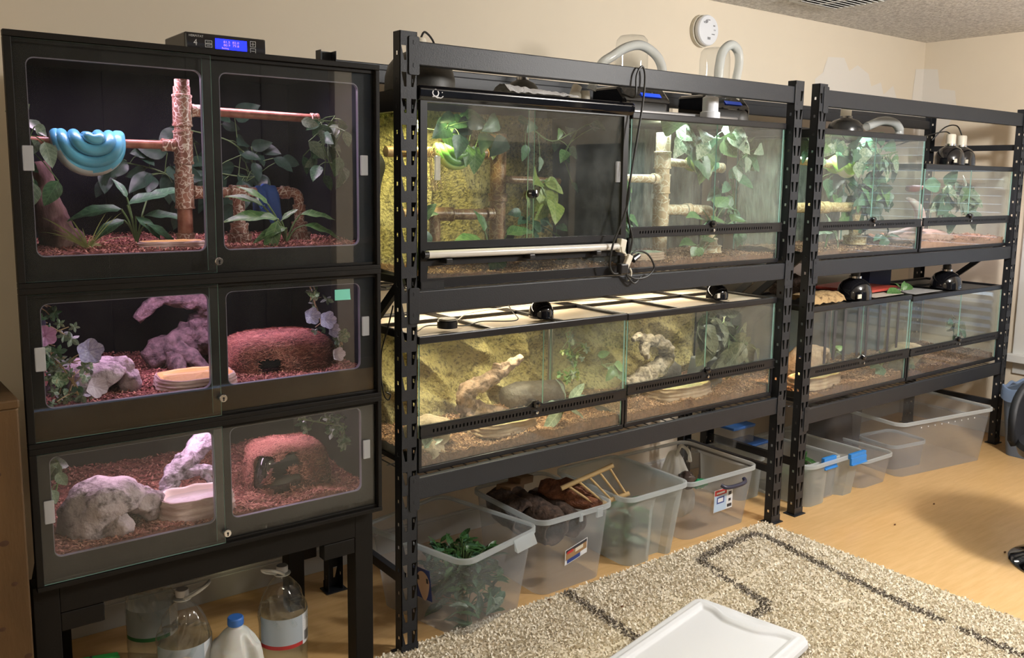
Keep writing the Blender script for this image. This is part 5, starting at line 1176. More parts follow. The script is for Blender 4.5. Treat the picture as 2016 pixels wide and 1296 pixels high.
def corktube(label, pts, r, m, seed, thick=.012):
    t = thing('cork_bark', label, 'bark', pts[0]); path = spline(pts, 6); n = len(path)-1; N = 22
    def f(u, v, k):
        p = path[min(int(u*n), n)]; q = path[min(int(u*n)+1, n)]; d = (q-p) if q != p else (p-path[n-1]); d.normalize()
        a = d.cross(Vector((0, 0, 1))).normalized(); b = d.cross(a); th = 2*PI*v; rr2 = (r-k)*(1+.22*noise.noise(Vector((math.cos(th)*1.8+seed, math.sin(th)*1.8, u*3)))+.1*noise.noise(Vector((math.cos(th)*5, math.sin(th)*5+seed, u*8))))
        return p+a*math.cos(th)*rr2+b*math.sin(th)*rr2
    mb = MB().grid(n+1, N+1, lambda u, v: f(u, v, 0)); mb.grid(n+1, N+1, lambda u, v: f(u, v, thick), 0, flip=True)
    k = (n+1)*(N+1)
    for i in range(N):
        for e in (0, n*(N+1)): mb.f.append((e+i, e+i+1, k+e+i+1, k+e+i)); mb.m.append(0)
    obj('bark', mb, m, t, True, angle=180, fix=False); return t
corktube('dark hollow cork tube facing out of the bin with the ladder', [(.725, .105, .215), (.72, .20, .235), (.70, .34, .25)], .068, M_cork, 3)
corktube('second dark cork tube behind, arching at the left of the ladder bin', [(.655, .20, .24), (.66, .30, .25), (.68, .40, .25)], .062, M_cork, 8)
corktube('dark curved bark piece between the cork tube and the reddish slab', [(.835, .12, .205), (.83, .24, .225), (.82, .36, .225)], .058, M_cork, 12)
driftwood('reddish split wood slab leaning at the right of the ladder bin', (.90, .2, .2), [([(.80, .30, .315), (.88, .20, .295), (.95, .10, .262)], [.03, .05, .016]), ([(.86, .26, .29), (.92, .14, .265), (.945, .085, .255)], [.035, .026, .006])], M_redw, 51)
t = thing('wood_offcut', 'pale brown wooden block lying behind the bark pieces', 'wood block', (.72, .40, .28)); Rb = Matrix.Rotation(R(20), 3, 'Z') @ Matrix.Rotation(R(8), 3, 'Y')
obj('block', MB().box(.66, .76, .34, .41, .295, .320, R_=Rb).box(.74, .84, .38, .44, .300, .33, R_=Rb), mat('brown_offcut', (.26, .15, .07), .7, var=(.18, .10, .05), vscale=10), t, False, .003)['kind'] = 'stuff'
t = thing('toy_ladder', 'small round-runged wooden ladder leaning out of the second bin', 'ladder', (.93, .12, .33)); M_lad = mat('light_ladder_wood', (.50, .35, .16), .6, var=(.40, .27, .12), vscale=12)
A0, A1, B0, B1 = Vector((.80, .17, .345)), Vector((1.004, .10, .418)), Vector((.915, .12, .262)), Vector((1.062, .065, .302))
obj('rail', MB().tube([A0, A1], .0095, 12), M_lad, t); obj('rail', MB().tube([B0, B1], .0095, 12), M_lad, t)
for i in range(5):
    k = .12+.20*i; obj('rung', MB().tube([A0+(A1-A0)*k, B0+(B1-B0)*k], .0048, 10), M_lad, t)
# bag in bin 4
t = thing('plastic_bag', 'crumpled white carrier bag lying in the wide bin with the blue handle', 'bag', (1.50, .2, .12)); M_bag = clear('thin_white_bag', (.9, .9, .88), .55, (.78, .76, .70), 1.3, .2, trl=True)
def bagf(u, v):
    th = 2*PI*u; ph = v*PI; r = math.sin(ph)**.7; z = .5-.5*math.cos(ph)
    k = 1+.28*noise.noise(Vector((math.cos(th)*2.2, math.sin(th)*2.2, z*3)))+.10*noise.noise(Vector((math.cos(th)*7, math.sin(th)*7, z*8)))
    return (1.515+(.10*r*k)*math.cos(th)*(1-.55*z)-.03*z, .22+.09*r*k*math.sin(th)*(1-.5*z), .06+.30*z)
obj('bag', MB().grid(54, 34, bagf, wu=True), M_bag, t, True, angle=180, fix=False)
obj('bag_handle', MB().tube(spline([(1.47, .2, .33), (1.49, .19, .385), (1.53, .18, .36), (1.545, .18, .31)], 6), [.006]*19, 8) if 0 else MB().tube(spline([(1.47, .2, .33), (1.49, .19, .385), (1.53, .18, .36), (1.545, .18, .31)], 6), .008, 8, jit=.3), M_bag, t)
t = thing('dark_ball', 'dark glossy wad beside the white carrier bag', 'wrapping', (1.47, .14, .25)); obj('wad', MB().blob((1.47, .13, .255), (.042, .035, .036), 16, .35, 2, 4), mat('dark_brown_film', (.05, .035, .03), .15), t, True, angle=180)
t = thing('green_bottle_neck', 'green plastic wrapper lying at the front of the wide bin', 'wrapper', (1.53, .12, .23)); obj('wrapper', MB().blob((1.535, .11, .232), (.045, .022, .018), 14, .4, 2.5, 9), mat('green_film', (.02, .22, .09), .25), t, True, angle=180)

# ------------------------------------------------------------------ things on the racks and cages
def dome(name, label, c, r, h, m, sock=M_offwhite, sr=.021, sh=.035, up=None, loop=False, group=None, tagged=False):
    t = thing(name, label, 'heat lamp', c, group); x, y, z = c
    pr = [(r, 0), (r*1.0, h*.08), (r*.985, h*.35), (r*.90, h*.62), (r*.70, h*.84), (r*.42, h*.96), (r*.34, h)]
    obj('shade', MB().lathe(pr+[(r*.30, h), (r*.66, h*.80), (r*.86, h*.58), (r*.95, h*.3), (r*.97, .001), (r, 0)], c, 36, cap=False), m, t, True, angle=50)
    obj('vent_collar', MB().lathe([(r*.36, h), (r*.36, h+.010), (r*.28, h+.012)], c, 24), M_chrome, t)
    if sock: obj('socket', MB().lathe([(sr, h+.008), (sr, h+sh), (sr*.85, h+sh+.006), (.006, h+sh+.008)], c, 24), sock, t)
    if up: obj('cord', MB().tube(spline([(x, y, z+h+(sh if sock else 0))]+list(up), 6), .0035, 6), M_cable, t)
    if tagged: obj('rating_tag', MB().box(x-r*.95, x-r*.60, y-r*.86, y-r*.80, z+.01, z+.03), M_offwhite, t, False)
    return t
M_dome = mat('dusty_black_dome', (.035, .034, .03), .5, var=(.09, .085, .075), vscale=10)
ZA = 1.798
dome('dome_lamp', 'large dusty black dome lamp at the left end above the sliding door terrarium', (.20, .22, ZA), .115, .13, M_dome, up=[(.22, .22, 1.99), (.27, .24, 1.95), (.30, .3, 1.86)])
dome('dome_lamp', 'smaller dusty dome lamp beside the white towel on the rack', (.62, .22, ZA), .062, .07, M_dome, M_white, .013, .03, up=[(.64, .25, 1.905), (.7, .3, 1.87)])
t = thing('white_towel', 'folded white towel lying along the front top of the sliding door terrarium', 'towel', (.58, .1, ZA))
obj('fold', MB().grid(46, 14, lambda u, v: (.43+.30*u, .035+.11*v, ZA+.006+.028*math.sin(PI*min(max(v, 0), 1))*(1-.55*u)+.006*noise.noise(Vector((u*14, v*5, 0))))), mat('white_terry', (.88, .87, .87), .95, bump=1, bscale=300), t, True, angle=180)
t = thing('pipe_tee', 'loose white plastic pipe fitting on top of the black framed terrarium', 'pipe fitting', (.86, .2, ZA))
obj('barrel', MB().tube([(.80, .14, ZA+.022), (.86, .22, ZA+.022)], .021, 18), M_offwhite, t); obj('branch', MB().tube([(.84, .2, ZA+.02), (.86, .2, ZA+.065)], .018, 16), M_offwhite, t); obj('flare', MB().lathe([(.040, 0), (.022, .02), (.020, .05)], (.895, .2, ZA), 20), M_offwhite, t)
M_clearb = clear('clear_tank_plastic', (.95, .96, .96), .05, (.8, .8, .8), 1.45, .03)
M_lcd = mat('blue_lcd', (.02, .05, .4), .3, emit=(.02, .10, .9), estr=1.0)
def humid(label, x, y, z, lbl2, dim=1):
    t = thing('fogger', label, 'humidifier', (x, y, z))
    obj('base', MB().prism([(y-.10, z), (y+.09, z), (y+.09, z+.115), (y-.06, z+.115), (y-.10, z+.07)], x-.13, x+.13, 'X'), M_blackgloss, t, False, .012)
    obj('display', MB().add([(x-.03, y-.0975, z+.078), (x+.08, y-.0975, z+.078), (x+.08, y-.0845, z+.093), (x-.03, y-.0845, z+.093)], [(0, 1, 2, 3)]), M_lcd if dim else mat('dim_blue_lcd', (.02, .05, .3), .3, emit=(.02, .06, .4), estr=.5), t, False, fix=False)
    obj('display_bezel', MB().box(x-.10, x+.10, y-.102, y-.099, z+.01, z+.055), mat('dark_grey_panel', (.06, .06, .06), .5), t, False, .004)
    obj('water_tank', MB().lathe([(.050, .115), (.064, .125), (.066, .19), (.066, .27), (.062, .305), (.050, .320), (.020, .326), (0, .322)], (x, y, z), 36), M_clearb, t, True, angle=60)
    return t
humid('black fogger with clear upright tank and lit blue display, left of the two', 1.25, .32, 1.774, '')
humid('black fogger with clear upright tank and dim display, right of the two', 1.755, .32, 1.774, '', 0)
M_hose = clear('ribbed_clear_hose', (.85, .88, .88), .45, (.75, .76, .74), 1.4, .15)
def hose(label, pts, r):
    t = thing('hose', label, 'hose', pts[0]); p = spline(pts, 26); rs = [r*(1+.10*math.cos(i*PI)) for i in range(len(p))]
    obj('ribbed_tube', MB().tube(p, rs, 14, cap=False), M_hose, t, True, angle=180); return t
hose('ribbed clear hose arching in front of the left fogger tank', [(.965, .24, 1.86), (.991, .22, 1.95), (1.045, .21, 1.99), (1.11, .21, 2.025), (1.18, .21, 2.042), (1.24, .21, 2.03), (1.29, .21, 2.0), (1.325, .22, 1.955), (1.33, .23, 1.90)], .017)
hose('ribbed clear hose looping down from the right fogger tank', [(1.50, .13, 1.845), (1.60, .17, 1.92), (1.655, .21, 2.0), (1.685, .22, 2.065), (1.735, .22, 2.098), (1.78, .22, 2.08), (1.795, .22, 2.03), (1.79, .23, 1.95), (1.79, .24, 1.90)], .018)
t = thing('pipe_coupling', 'white plastic pipe coupling upright on the cool-lit terrarium', 'pipe fitting', (1.505, .12, 1.771))
obj('collar', MB().lathe([(.040, 0), (.040, .028), (.034, .031)], (1.505, .12, 1.771), 28), M_white, t); obj('sleeve', MB().lathe([(.032, .028), (.032, .085), (.029, .088), (.018, .088), (.018, .11), (.0, .11)], (1.505, .12, 1.771), 28), M_white, t)
dome('dome_lamp', 'small dome lamp at the right end of the cool-lit terrarium', (1.84, .26, 1.772), .055, .075, M_dome, M_offwhite, .012, .03)
dome('dome_lamp', 'shiny dark dome lamp above the leaf-filled terrarium', (2.665, .25, 1.765), .085, .075, mat('smoked_metal_dome', (.05, .05, .05), .25, metal=.6), M_offwhite, .026, .04)
hose('smooth white hose curving over the top of the leaf-filled terrarium', [(2.74, .18, 1.80), (2.84, .16, 1.832), (2.93, .15, 1.828), (2.985, .15, 1.80), (2.99, .15, 1.772)], .020)
t = thing('light_strip_fixture', 'slim black light fixture lying on top of the leaf-filled terrarium', 'light fixture', (2.6, .3, 1.764)); obj('housing', MB().box(2.2, 3.0, .30, .38, 1.764, 1.786), M_black, t, False, .004)
for x, y, lb, lp in ((3.42, .10, 'left of two glossy black dome lamps with white sockets by the corner', [(3.38, .12, 1.80), (3.30, .2, 1.77), (3.2, .3, 1.72)]), (3.60, .13, 'right of two glossy black dome lamps with white sockets by the corner', [(3.57, .15, 1.84), (3.50, .18, 1.83), (3.45, .22, 1.76)])):
    dome('dome_lamp', lb, (x, y, 1.627), .075, .10, M_blackgloss, M_offwhite, .024, .055, up=lp, group='black dome lamps by the corner', tagged=True)
dome('dome_lamp', 'small black lamp standing on the mesh of the lower left terrarium', (.645, .12, 1.031), .045, .062, M_blackgloss, None)
dome('dome_lamp', 'small black lamp with a white sticker on the lower right terrarium', (1.60, .12, 1.030), .047, .062, M_blackgloss, None, tagged=True)
dome('dome_lamp', 'glossy black dome lamp on the taped terrarium by the rack post', (2.60, .10, .964), .082, .10, M_blackgloss, mat('dark_socket', (.05, .05, .05), .4), .022, .03, tagged=True)
dome('dome_lamp', 'glossy black dome lamp on the farthest right lower terrarium', (3.53, .12, .953), .082, .095, M_blackgloss, MATS['dark_socket'], .022, .03, up=[(3.62, .15, 1.08), (3.68, .2, 1.0), (3.72, .25, .955)])
t = thing('thermostat_puck', 'small beige and black sensor puck on the lower left terrarium mesh', 'sensor', (.245, .12, 1.031)); obj('body', MB().lathe([(.034, 0), (.034, .022), (.030, .026)], (.245, .12, 1.031), 28), M_black, t); obj('top', MB().lathe([(.032, .026), (.028, .031), (0, .031)], (.245, .12, 1.031), 28), M_offwhite, t)
def cable(label, pts, r=.0028, m=M_cable, name='cable'):
    o = obj(name, MB().tube(spline(pts, 8), r, 7), m, None, True); tag(o, label, 'cable'); return o
cable('thin black wire running across the pale mesh to the small lamp', [(.12, .10, 1.034), (.2, .16, 1.036), (.3, .10, 1.035), (.40, .14, 1.035), (.52, .10, 1.035), (.565, .2, 1.06), (.60, .3, 1.12)], .002)
cable('white wire looping over the pale mesh tops', [(.28, .16, 1.036), (.34, .2, 1.038), (.45, .3, 1.037), (.6, .34, 1.037), (.9, .36, 1.037), (1.2, .3, 1.036), (1.3, .2, 1.036)], .002, M_offwhite)
cable('long black cable hooked over the top beam in front of the terrariums', [(.94, .045, 1.83), (.947, -.012, 1.818), (.950, -.014, 1.89), (.975, -.014, 1.925), (.992, -.014, 1.893), (.986, -.014, 1.803), (.962, -.016, 1.677), (.940, -.014, 1.55), (.922, -.014, 1.442), (.937, -.014, 1.369), (.955, -.014, 1.313), (.946, -.014, 1.262)], .0038)
cable('second black cable dropping to the bundle by the lamp tube', [(.93, -.016, 1.50), (.922, -.018, 1.44), (.893, -.018, 1.369), (.857, -.018, 1.298), (.843, -.018, 1.226), (.866, -.016, 1.191), (.912, -.014, 1.195)], .0038)
cable('black cable loop hanging in front of the cool-lit terrarium', [(.93, -.02, 1.235), (.955, -.022, 1.262), (.985, -.024, 1.268), (1.031, -.024, 1.251), (1.063, -.024, 1.205), (1.03, -.024, 1.172), (.97, -.022, 1.166), (.925, -.02, 1.185), (.965, -.02, 1.150), (1.0, -.02, 1.172)], .0036)
t = thing('power_adapter', 'white inline switch with black plug dangling between the upper terrariums', 'adapter', (.93, -.016, 1.23))
Rt = Matrix.Rotation(R(28), 3, 'Y')
obj('switch_body', MB().box(.918, .942, -.026, -.010, 1.200, 1.258, R_=Rt), M_offwhite, t, False, .004); obj('lead', MB().tube(spline([(.900, -.016, 1.285), (.905, -.016, 1.268), (.920, -.016, 1.260), (.922, -.016, 1.252)], 5), .004, 8), M_offwhite, t)
obj('lead', MB().tube(spline([(.946, -.016, 1.206), (.954, -.016, 1.19), (.950, -.016, 1.170), (.940, -.016, 1.160)], 5), .003, 8), M_offwhite, t)
obj('plug', MB().box(.890, .930, -.028, -.002, 1.185, 1.225), M_black, t, False, .006); obj('plug', MB().tube([(.955, -.02, 1.236), (.985, -.022, 1.252)], [.013, .009], 10), M_black, t)
cable('thin black wire hanging in a loop between the cages and the near rack', [(.075, .18, 1.11), (.052, .18, 1.028), (.032, .18, .963), (.03, .18, .879), (.040, .18, .818), (.055, .18, .799), (.064, .18, .815), (.048, .18, .825)], .0025)
cable('small black wire loop under the lower shelf of the near rack', [(1.86, .3, .50), (1.80, .3, .44), (1.82, .3, .39), (1.88, .3, .40), (1.88, .3, .45)], .003)
# cork, folder, papers and a leafy sprig on the lower far terrariums
t = thing('cork_slab', 'speckled tan cork slab lying on the taped terrarium', 'cork bark', (2.32, .12, .964)); obj('slab', MB().grid(40, 12, lambda u, v: (2.17+.30*u, .06+.16*v, .966+.040*math.sin(PI*v)**.4+.010*noise.noise(Vector((u*9, v*5, 2))))), mat('tan_cork', (.42, .28, .13), .9, var=(.16, .09, .04), vscale=38, bump=.8, vlo=.5, vhi=.66), t, True, angle=180)
t = thing('cork_slab', 'dark rough cork piece behind the tan slab', 'cork bark', (2.36, .28, .964)); obj('slab', MB().blob((2.38, .30, 1.01), (.13, .07, .05), 18, .5, 2.6, 5, zmin=.965), M_cork, t, True, angle=180)
def sheet(name, label, cat, pts, z, th, m):
    o = obj(name, MB().prism(pts, z, z+th, 'Z'), m, None, False, .0006); tag(o, label, cat); return o
sheet('red_folder', 'red folder lying among the papers on the far lower terrariums', 'folder', [(2.78, .12), (3.10, .14), (3.04, .44), (2.68, .40)], .975, .012, mat('red_card', (.45, .06, .04), .5))
sheet('dark_folder', 'dark folder beneath the red one on the far lower terrariums', 'folder', [(2.72, .20), (2.98, .16), (2.96, .40), (2.70, .38)], .9645, .010, mat('maroon_card', (.12, .03, .03), .5))
sheet('paper_sheet', 'cream sheet of paper beside the black lamp on the taped terrarium', 'paper', [(2.70, .05), (2.98, .055), (3.02, .135), (2.74, .17)], .9640, .0012, mat('cream_paper', (.55, .50, .42), .8))
sheet('paper_sheet', 'loose white paper at the left end of the farthest right lower terrarium', 'paper', [(3.10, .06), (3.40, .07), (3.36, .26), (3.12, .24)], .9515, .0012, mat('grey_paper', (.42, .41, .40), .8))
bigplant('loose green leaf sprig lying on the lower far terrariums', (3.02, .10, .966), [((3.0, .09, .972), (-1, 0, .15), .10), ((3.03, .09, .975), (.4, 0, .9), .055), ((3.05, .09, .975), (.9, .1, .5), .09), ((3.03, .1, .975), (-.4, .2, .8), .05)], M_leafm, shape='ovate')
t = thing('blue_box', 'dark blue box at the back on top of the far lower terrariums', 'box', (3.3, .4, .952)); obj('carton', MB().box(3.20, 3.42, .38, .46, .952, 1.06), mat('navy_carton', (.01, .015, .06), .5), t, False, .003)
# thermostat on the cage top
t = thing('thermostat', 'black four-channel thermostat with glowing blue screen on the cage top', 'thermostat', (-.51, .06, 1.832)); y0 = 0.0
obj('case', MB().box(-.615, -.405, y0, y0+.17, 1.834, 1.878), M_black, t, False, .004)
fp = obj('front_panel', MB().box(-.612, -.408, y0-.003, y0, 1.836, 1.876), M_blackgloss, t, False, .001)
sc = obj('screen', MB().box(-.540, -.458, y0-.0045, y0-.003, 1.842, 1.868), mat('lcd_blue_glow', (.0, .0, .3), .3, emit=(.01, .02, 1), estr=3.2), t, False)
M_pink = mat('lcd_characters', (.3, .1, .5), .5, emit=(.45, .25, 1), estr=1.2)
text('81.5  82.0', .0085, (-.499, y0-.0048, 1.858), FR, M_pink, sc, sx=1.2); text('80.9  79.8', .0085, (-.499, y0-.0048, 1.850), FR, M_pink, sc, sx=1.2); text('Basking', .006, (-.515, y0-.0048, 1.8435), FR, M_pink, sc)
M_lite = mat('silver_print', (.5, .5, .5), .5)
text('HERPSTAT', .0078, (-.606, y0-.0033, 1.8665), FR, M_lite, fp, align='LEFT'); text('4', .022, (-.590, y0-.0033, 1.846), FR, M_lite, fp, sx=.9)
def btn(x0_, x1_, z0_, z1_, name='button'):
    return obj(name, plate([(x0_, z0_), (x1_, z0_), (x1_, z1_), (x0_, z1_)], [[(x0_+.0012, z0_+.0012), (x1_-.0012, z0_+.0012), (x1_-.0012, z1_-.0012), (x0_+.0012, z1_-.0012)]], y0-.0042, y0-.003), M_lite, t, False)
for z in (1.848, 1.857): b_ = btn(-.566, -.548, z-.0045, z+.004); obj('button_bar', MB().box(-.562, -.552, y0-.0042, y0-.003, z-.0008, z+.0002), M_lite, b_, False)
b_ = btn(-.449, -.434, 1.855, 1.870); obj('plus_sign', MB().box(-.446, -.437, y0-.0042, y0-.003, 1.8618, 1.863).box(-.4422, -.4408, y0-.0042, y0-.003, 1.858, 1.867), M_lite, b_, False)
b_ = btn(-.449, -.434, 1.837, 1.852); obj('minus_sign', MB().box(-.446, -.437, y0-.0042, y0-.003, 1.844, 1.8452), M_lite, b_, False)
t = thing('black_box', 'black power box hanging low behind the cages near the wall', 'power supply', (-.04, .64, .11)); obj('housing', MB().box(-.085, -.005, .62, .70, .11, .46), M_black, t, False, .006); obj('mount', MB().box(-.06, -.03, .70, .731, .3, .34), M_black, t, False)

# ------------------------------------------------------------------ bottles under the cages
def spiral_bottle(label, c, r, h, band, spin, star=False):
    t = thing('water_bottle', label, 'water bottle', c, 'large clear water bottles'); x, y, z = c
    pr = []; N = 44
    for i in range(N+1):
        q = i/N; zz = h*q
        if q < .03: rr_ = r*(.85+5*q)
        elif q < .55: rr_ = r*(1-.035*(.5+.5*math.cos(q*95))*(q < .25))
        elif q < .95: s_ = (q-.55)/.40; rr_ = r*(math.cos(s_*PI/2)**.62)*.80+r*.20
        else: rr_ = r*.20
        pr.append((rr_, zz))
    def tw(th, zz):
        q = zz/h
        return 1+.07*math.sin(9*th+spin*q*26)*max(0, min(1, (q-.54)/.06))*max(0, min(1, (.93-q)/.1))
    obj('body', MB().lathe(pr, c, 72, fn=tw), M_bottle, t, True, angle=180)
    wp = [(p[0]*.975, p[1]+.002) for p in pr if p[1] < h*.70]+[(0.001, h*.70)]
    obj('water', MB().lathe(wp, c, 48, fn=tw, cap=True), M_water, t, True, angle=180)
    a0, a1 = R(-175), R(-5)
    def band_(za, zb, m, par, aa=a0, ab=a1, e=1.012): return obj('label_band', MB().grid(30, 2, lambda u, v: (x+math.cos(aa+(ab-aa)*u)*r*e, y+math.sin(aa+(ab-aa)*u)*r*e, z+za+(zb-za)*v)), m, par, True, fix=False)
    lb = obj('label', MB().grid(30, 2, lambda u, v: (x+math.cos(a0+(a1-a0)*u)*r*1.01, y+math.sin(a0+(a1-a0)*u)*r*1.01, z+h*.38+h*.26*v)), mat('bluegrey_label', (.38, .44, .50), .5), t, True, fix=False)
    band_(h*.36, h*.395, band, lb)
    wa, wb_ = R(-62), R(-8); wp_ = band_(h*.355, h*.64, M_white, lb, wa, wb_, 1.016)
    bars = MB(); g = random.Random(3)
    if not star:
        aa = wa+.10
        while aa < wa+.46:
            wdt = g.choice((.008, .014, .02)); za, zb = z+h*.385, z+h*.475
            bars.add([(x+math.cos(q)*r*1.02, y+math.sin(q)*r*1.02, k) for q, k in ((aa, za), (aa+wdt, za), (aa+wdt, zb), (aa, zb))], [(0, 1, 2, 3)]); aa += wdt+g.choice((.012, .02))
        for k in range(5): q0, q1 = wa+.08, wa+.50-.05*(k % 2); zz = z+h*(.50+.022*k); bars.add([(x+math.cos(q)*r*1.02, y+math.sin(q)*r*1.02, e) for q, e in ((q0, zz), (q1, zz), (q1, zz+.0015), (q0, zz+.0015))], [(0, 1, 2, 3)])
        stuff(obj('barcode', bars, P_dark, lb, False, fix=False))
    else:
        ac = R(-105); zc_ = z+h*.50
        def pt(du, dz, e=1.022): return (x+math.cos(ac+du/r)*r*e, y+math.sin(ac+du/r)*r*e, zc_+dz)
        cir = MB().add([pt(.026*math.cos(2*PI*i/28), .026*math.sin(2*PI*i/28), 1.018) for i in range(28)], [tuple(range(28))]); obj('round_badge', cir, M_offwhite, lb, False, fix=False)
        st = [pt((.010 if i % 2 == 0 else .004)*math.sin(PI*i/5), .006+(.010 if i % 2 == 0 else .004)*math.cos(PI*i/5)) for i in range(10)]
        obj('star', MB().add(st, [tuple(range(10))]), mat('dark_green_print', (.02, .12, .04), .5), lb, False, fix=False)
        ln = MB()
        for k in range(3): ln.add([pt(-.014+.003*k, -.008-.004*k), pt(.014-.003*k, -.008-.004*k), pt(.014-.003*k, -.0065-.004*k), pt(-.014+.003*k, -.0065-.004*k)], [(0, 1, 2, 3)])
        obj('badge_lines', ln, P_dark, lb, False, fix=False)
    obj('cap', MB().lathe([(r*.25, h*1.0), (r*.25, h*1.045), (r*.22, h*1.055), (0, h*1.055)], c, 28), M_white, t)
    hd = MB(); sx = -1 if not star else 1
    hp = [(x+sx*r*.18, y, z+h*.985), (x+sx*r*.75, y-.01, z+h*1.04), (x+sx*r*.95, y-.02, z+h*1.09), (x+sx*r*.70, y-.05, z+h*1.10), (x+sx*r*.30, y-.045, z+h*1.05), (x, y-r*.22, z+h*.985)]
    obj('handle', MB().tube(spline(hp, 6), .005, 8).lathe([(r*.34, h*.975), (r*.36, h*.985), (r*.30, h*.99)], c, 24), mat('clear_white_handle', (.6, .62, .62), .3), t)
    return t
P_b2 = mat('deep_blue_print', (.02, .07, .30), .5)
spiral_bottle('clear water bottle with a red banded label and barcode, right of the milk jug', (-.345, .12, 0), .072, .338, P_red, 1)
spiral_bottle('clear water bottle with a star badge and blue banded label, left of the milk jug', (-.640, .12, 0), .074, .345, P_b2, -1, True)
spiral_bottle('clear water bottle with a green banded label at the back, hidden by the star one', (-.655, .40, 0), .074, .338, mat('green_print', (.03, .18, .06), .5), 1)
t = thing('milk_jug', 'empty white translucent milk jug with a bright blue cap', 'jug', (-.515, .05, 0)); jx, jy = -.515, .05
M_jug = mat('milky_plastic', (.62, .64, .62), .4, sub=.15)
jp = [(0, .0), (.92, .0), (1, .012), (1, .13), (.98, .15), (.90, .18), (.74, .205), (.50, .228), (.27, .243), (.24, .248), (.24, .262)]
def jf(u, v):
    th = 2*PI*u; k = v*(len(jp)-1); i = min(int(k), len(jp)-2); f = k-i; r_ = jp[i][0]*(1-f)+jp[i+1][0]*f; z = jp[i][1]*(1-f)+jp[i+1][1]*f
    p_ = 3.6 if z < .2 else 2.2; sq = (abs(math.cos(th))**p_+abs(math.sin(th))**p_)**(-1/p_); rad = .074*r_*sq
    a = (math.degrees(th)+52+180) % 360-180            # handle recesses either side of the front-right edge
    e = max(0, 1-((abs(a)-24)/15)**2) if abs(abs(a)-24) < 15 else 0
    e *= max(0, min(1, (z-.085)/.03))*max(0, min(1, (.235-z)/.03))
    return (jx+math.cos(th)*rad*(1-.24*e), jy+math.sin(th)*rad*(1-.24*e), z)
obj('body', MB().grid(96, 61, jf, wu=True), M_jug, t, True, angle=180)
cp = MB().lathe([(.0215, .250), (.0225, .252), (.0225, .270), (.020, .273), (0, .273)], (jx, jy, 0), 40, fn=lambda th, z: 1+.02*math.cos(20*th)*(z < .27)); obj('cap', cp, mat('jug_cap_blue', (.04, .16, .55), .4), t)
t = thing('green_scrap', 'small bright green plastic item on the floor at the left under the cages', 'scrap', (-.86, .30, 0)); obj('blade', MB().box(-.93, -.80, .22, .25, 0.001, .175, R_=Matrix.Rotation(R(8), 3, 'Y')), mat('vivid_green', (.03, .32, .06), .4), t, False, .004); obj('stripe', MB().box(-.868, -.862, .217, .219, .01, .19), M_black, t, False)

# ------------------------------------------------------------------ left wooden cabinet
M_pine = mat('knotty_brown_wood', (.070, .036, .010), .55, var=(.105, .056, .018), vscale=3.5, vdetail=6, stretch=(3, 3, .7), bump=.08)
t = thing('wooden_cabinet', 'tall knotty brown wooden cabinet at the left edge of the photo', 'cabinet', (-1.3, -.1, 0)); Rz = Matrix.Rotation(R(2), 3, 'Z'); cc = (-1.045, -.13, 0)
obj('carcass', MB().box(-1.60, -1.047, -.13, .30, 0, 1.005, R_=Rz, c=cc), M_pine, t, False, .004)
obj('top', MB().box(-1.61, -1.045, -.135, .31, 1.005, 1.025, R_=Rz, c=cc), M_pine, t, False, .004)
kn = MB()
for (u, z, r) in ((-.05, .86, .006), (-.045, .70, .007), (-.03, .60, .005), (-.06, .50, .005), (-.012, .42, .006)): kn.lathe([(r, 0), (0, .0006)], Rz @ (Vector((-1.047+u, -.1305, z))-Vector(cc))+Vector(cc), 14, rot=Rz @ RY, sx=1.4)
obj('knot', kn, mat('dark_knot', (.05, .02, .008), .6), t, False)['kind'] = 'stuff'
t = thing('book_stack', 'pale grey book at the left edge on the wooden cabinet', 'book', (-1.12, -.1, 1.025)); obj('book', MB().box(-1.20, -1.083, -.13, .06, 1.0255, 1.052), mat('grey_white_cover', (.42, .42, .40), .6), t, False, .004)
t = thing('green_cloth', 'dark green cloth hanging over the pale book at the left edge', 'cloth', (-1.13, -.08, 1.052)); obj('drape', MB().prism([(-1.25, 1.0525), (-1.068, 1.0525), (-1.082, 1.085), (-1.092, 1.12), (-1.10, 1.135), (-1.25, 1.17)], -.02, .06, 'Y'), mat('dark_green_cloth', (.01, .06, .03), .9), t, False, .006)

# ------------------------------------------------------------------ stool, waste bin
t = thing('swivel_stool', 'black tub-back swivel stool on a round polished base at the right edge', 'stool', (2.52, -.98, 0)); sx_, sy_ = 2.52, -.985
obj('base', MB().lathe([(.222, 0), (.224, .006), (.215, .012), (.15, .026), (.07, .040), (.035, .055), (.032, .07)], (sx_, sy_, 0), 64), mat('polished_dark_chrome', (.25, .25, .28), .06, metal=1), t)
obj('column', MB().lathe([(.026, .06), (.026, .30), (.020, .30), (.020, .43)], (sx_, sy_, 0), 28), M_chrome, t)
obj('seat', MB().lathe([(.05, .40), (.15, .41), (.225, .45), (.235, .48), (.225, .50), (0, .505)], (sx_, sy_, 0), 48), M_black, t)
def bf(u, v):
    a = R(150-190*u-35+0); e = math.sin(PI*u)**.5; return (sx_+math.cos(a)*(.235+.02*v), sy_+math.sin(a)*(.235+.02*v), .47+(.02+.29*e)*v)
o = obj('backrest', MB().grid(40, 12, bf), mat('matt_black_seat', (.012, .012, .014), .6, spec=.3), t, True, angle=180, fix=False); so = o.modifiers.new('thick', 'SOLIDIFY'); so.thickness = .03; so.offset = 0
t, WT = bin_('waste_bin', 'grey-blue waste bin with a pale liner in the corner behind the stool', (3.86, -.38), 0, .26, .26, .33, .32, .375, rimw=.010, group=None, m=mat('grey_blue_plastic', (.10, .13, .18), .45), mr=mat('grey_blue_plastic', (.10, .13, .18), .45), cat='waste bin')
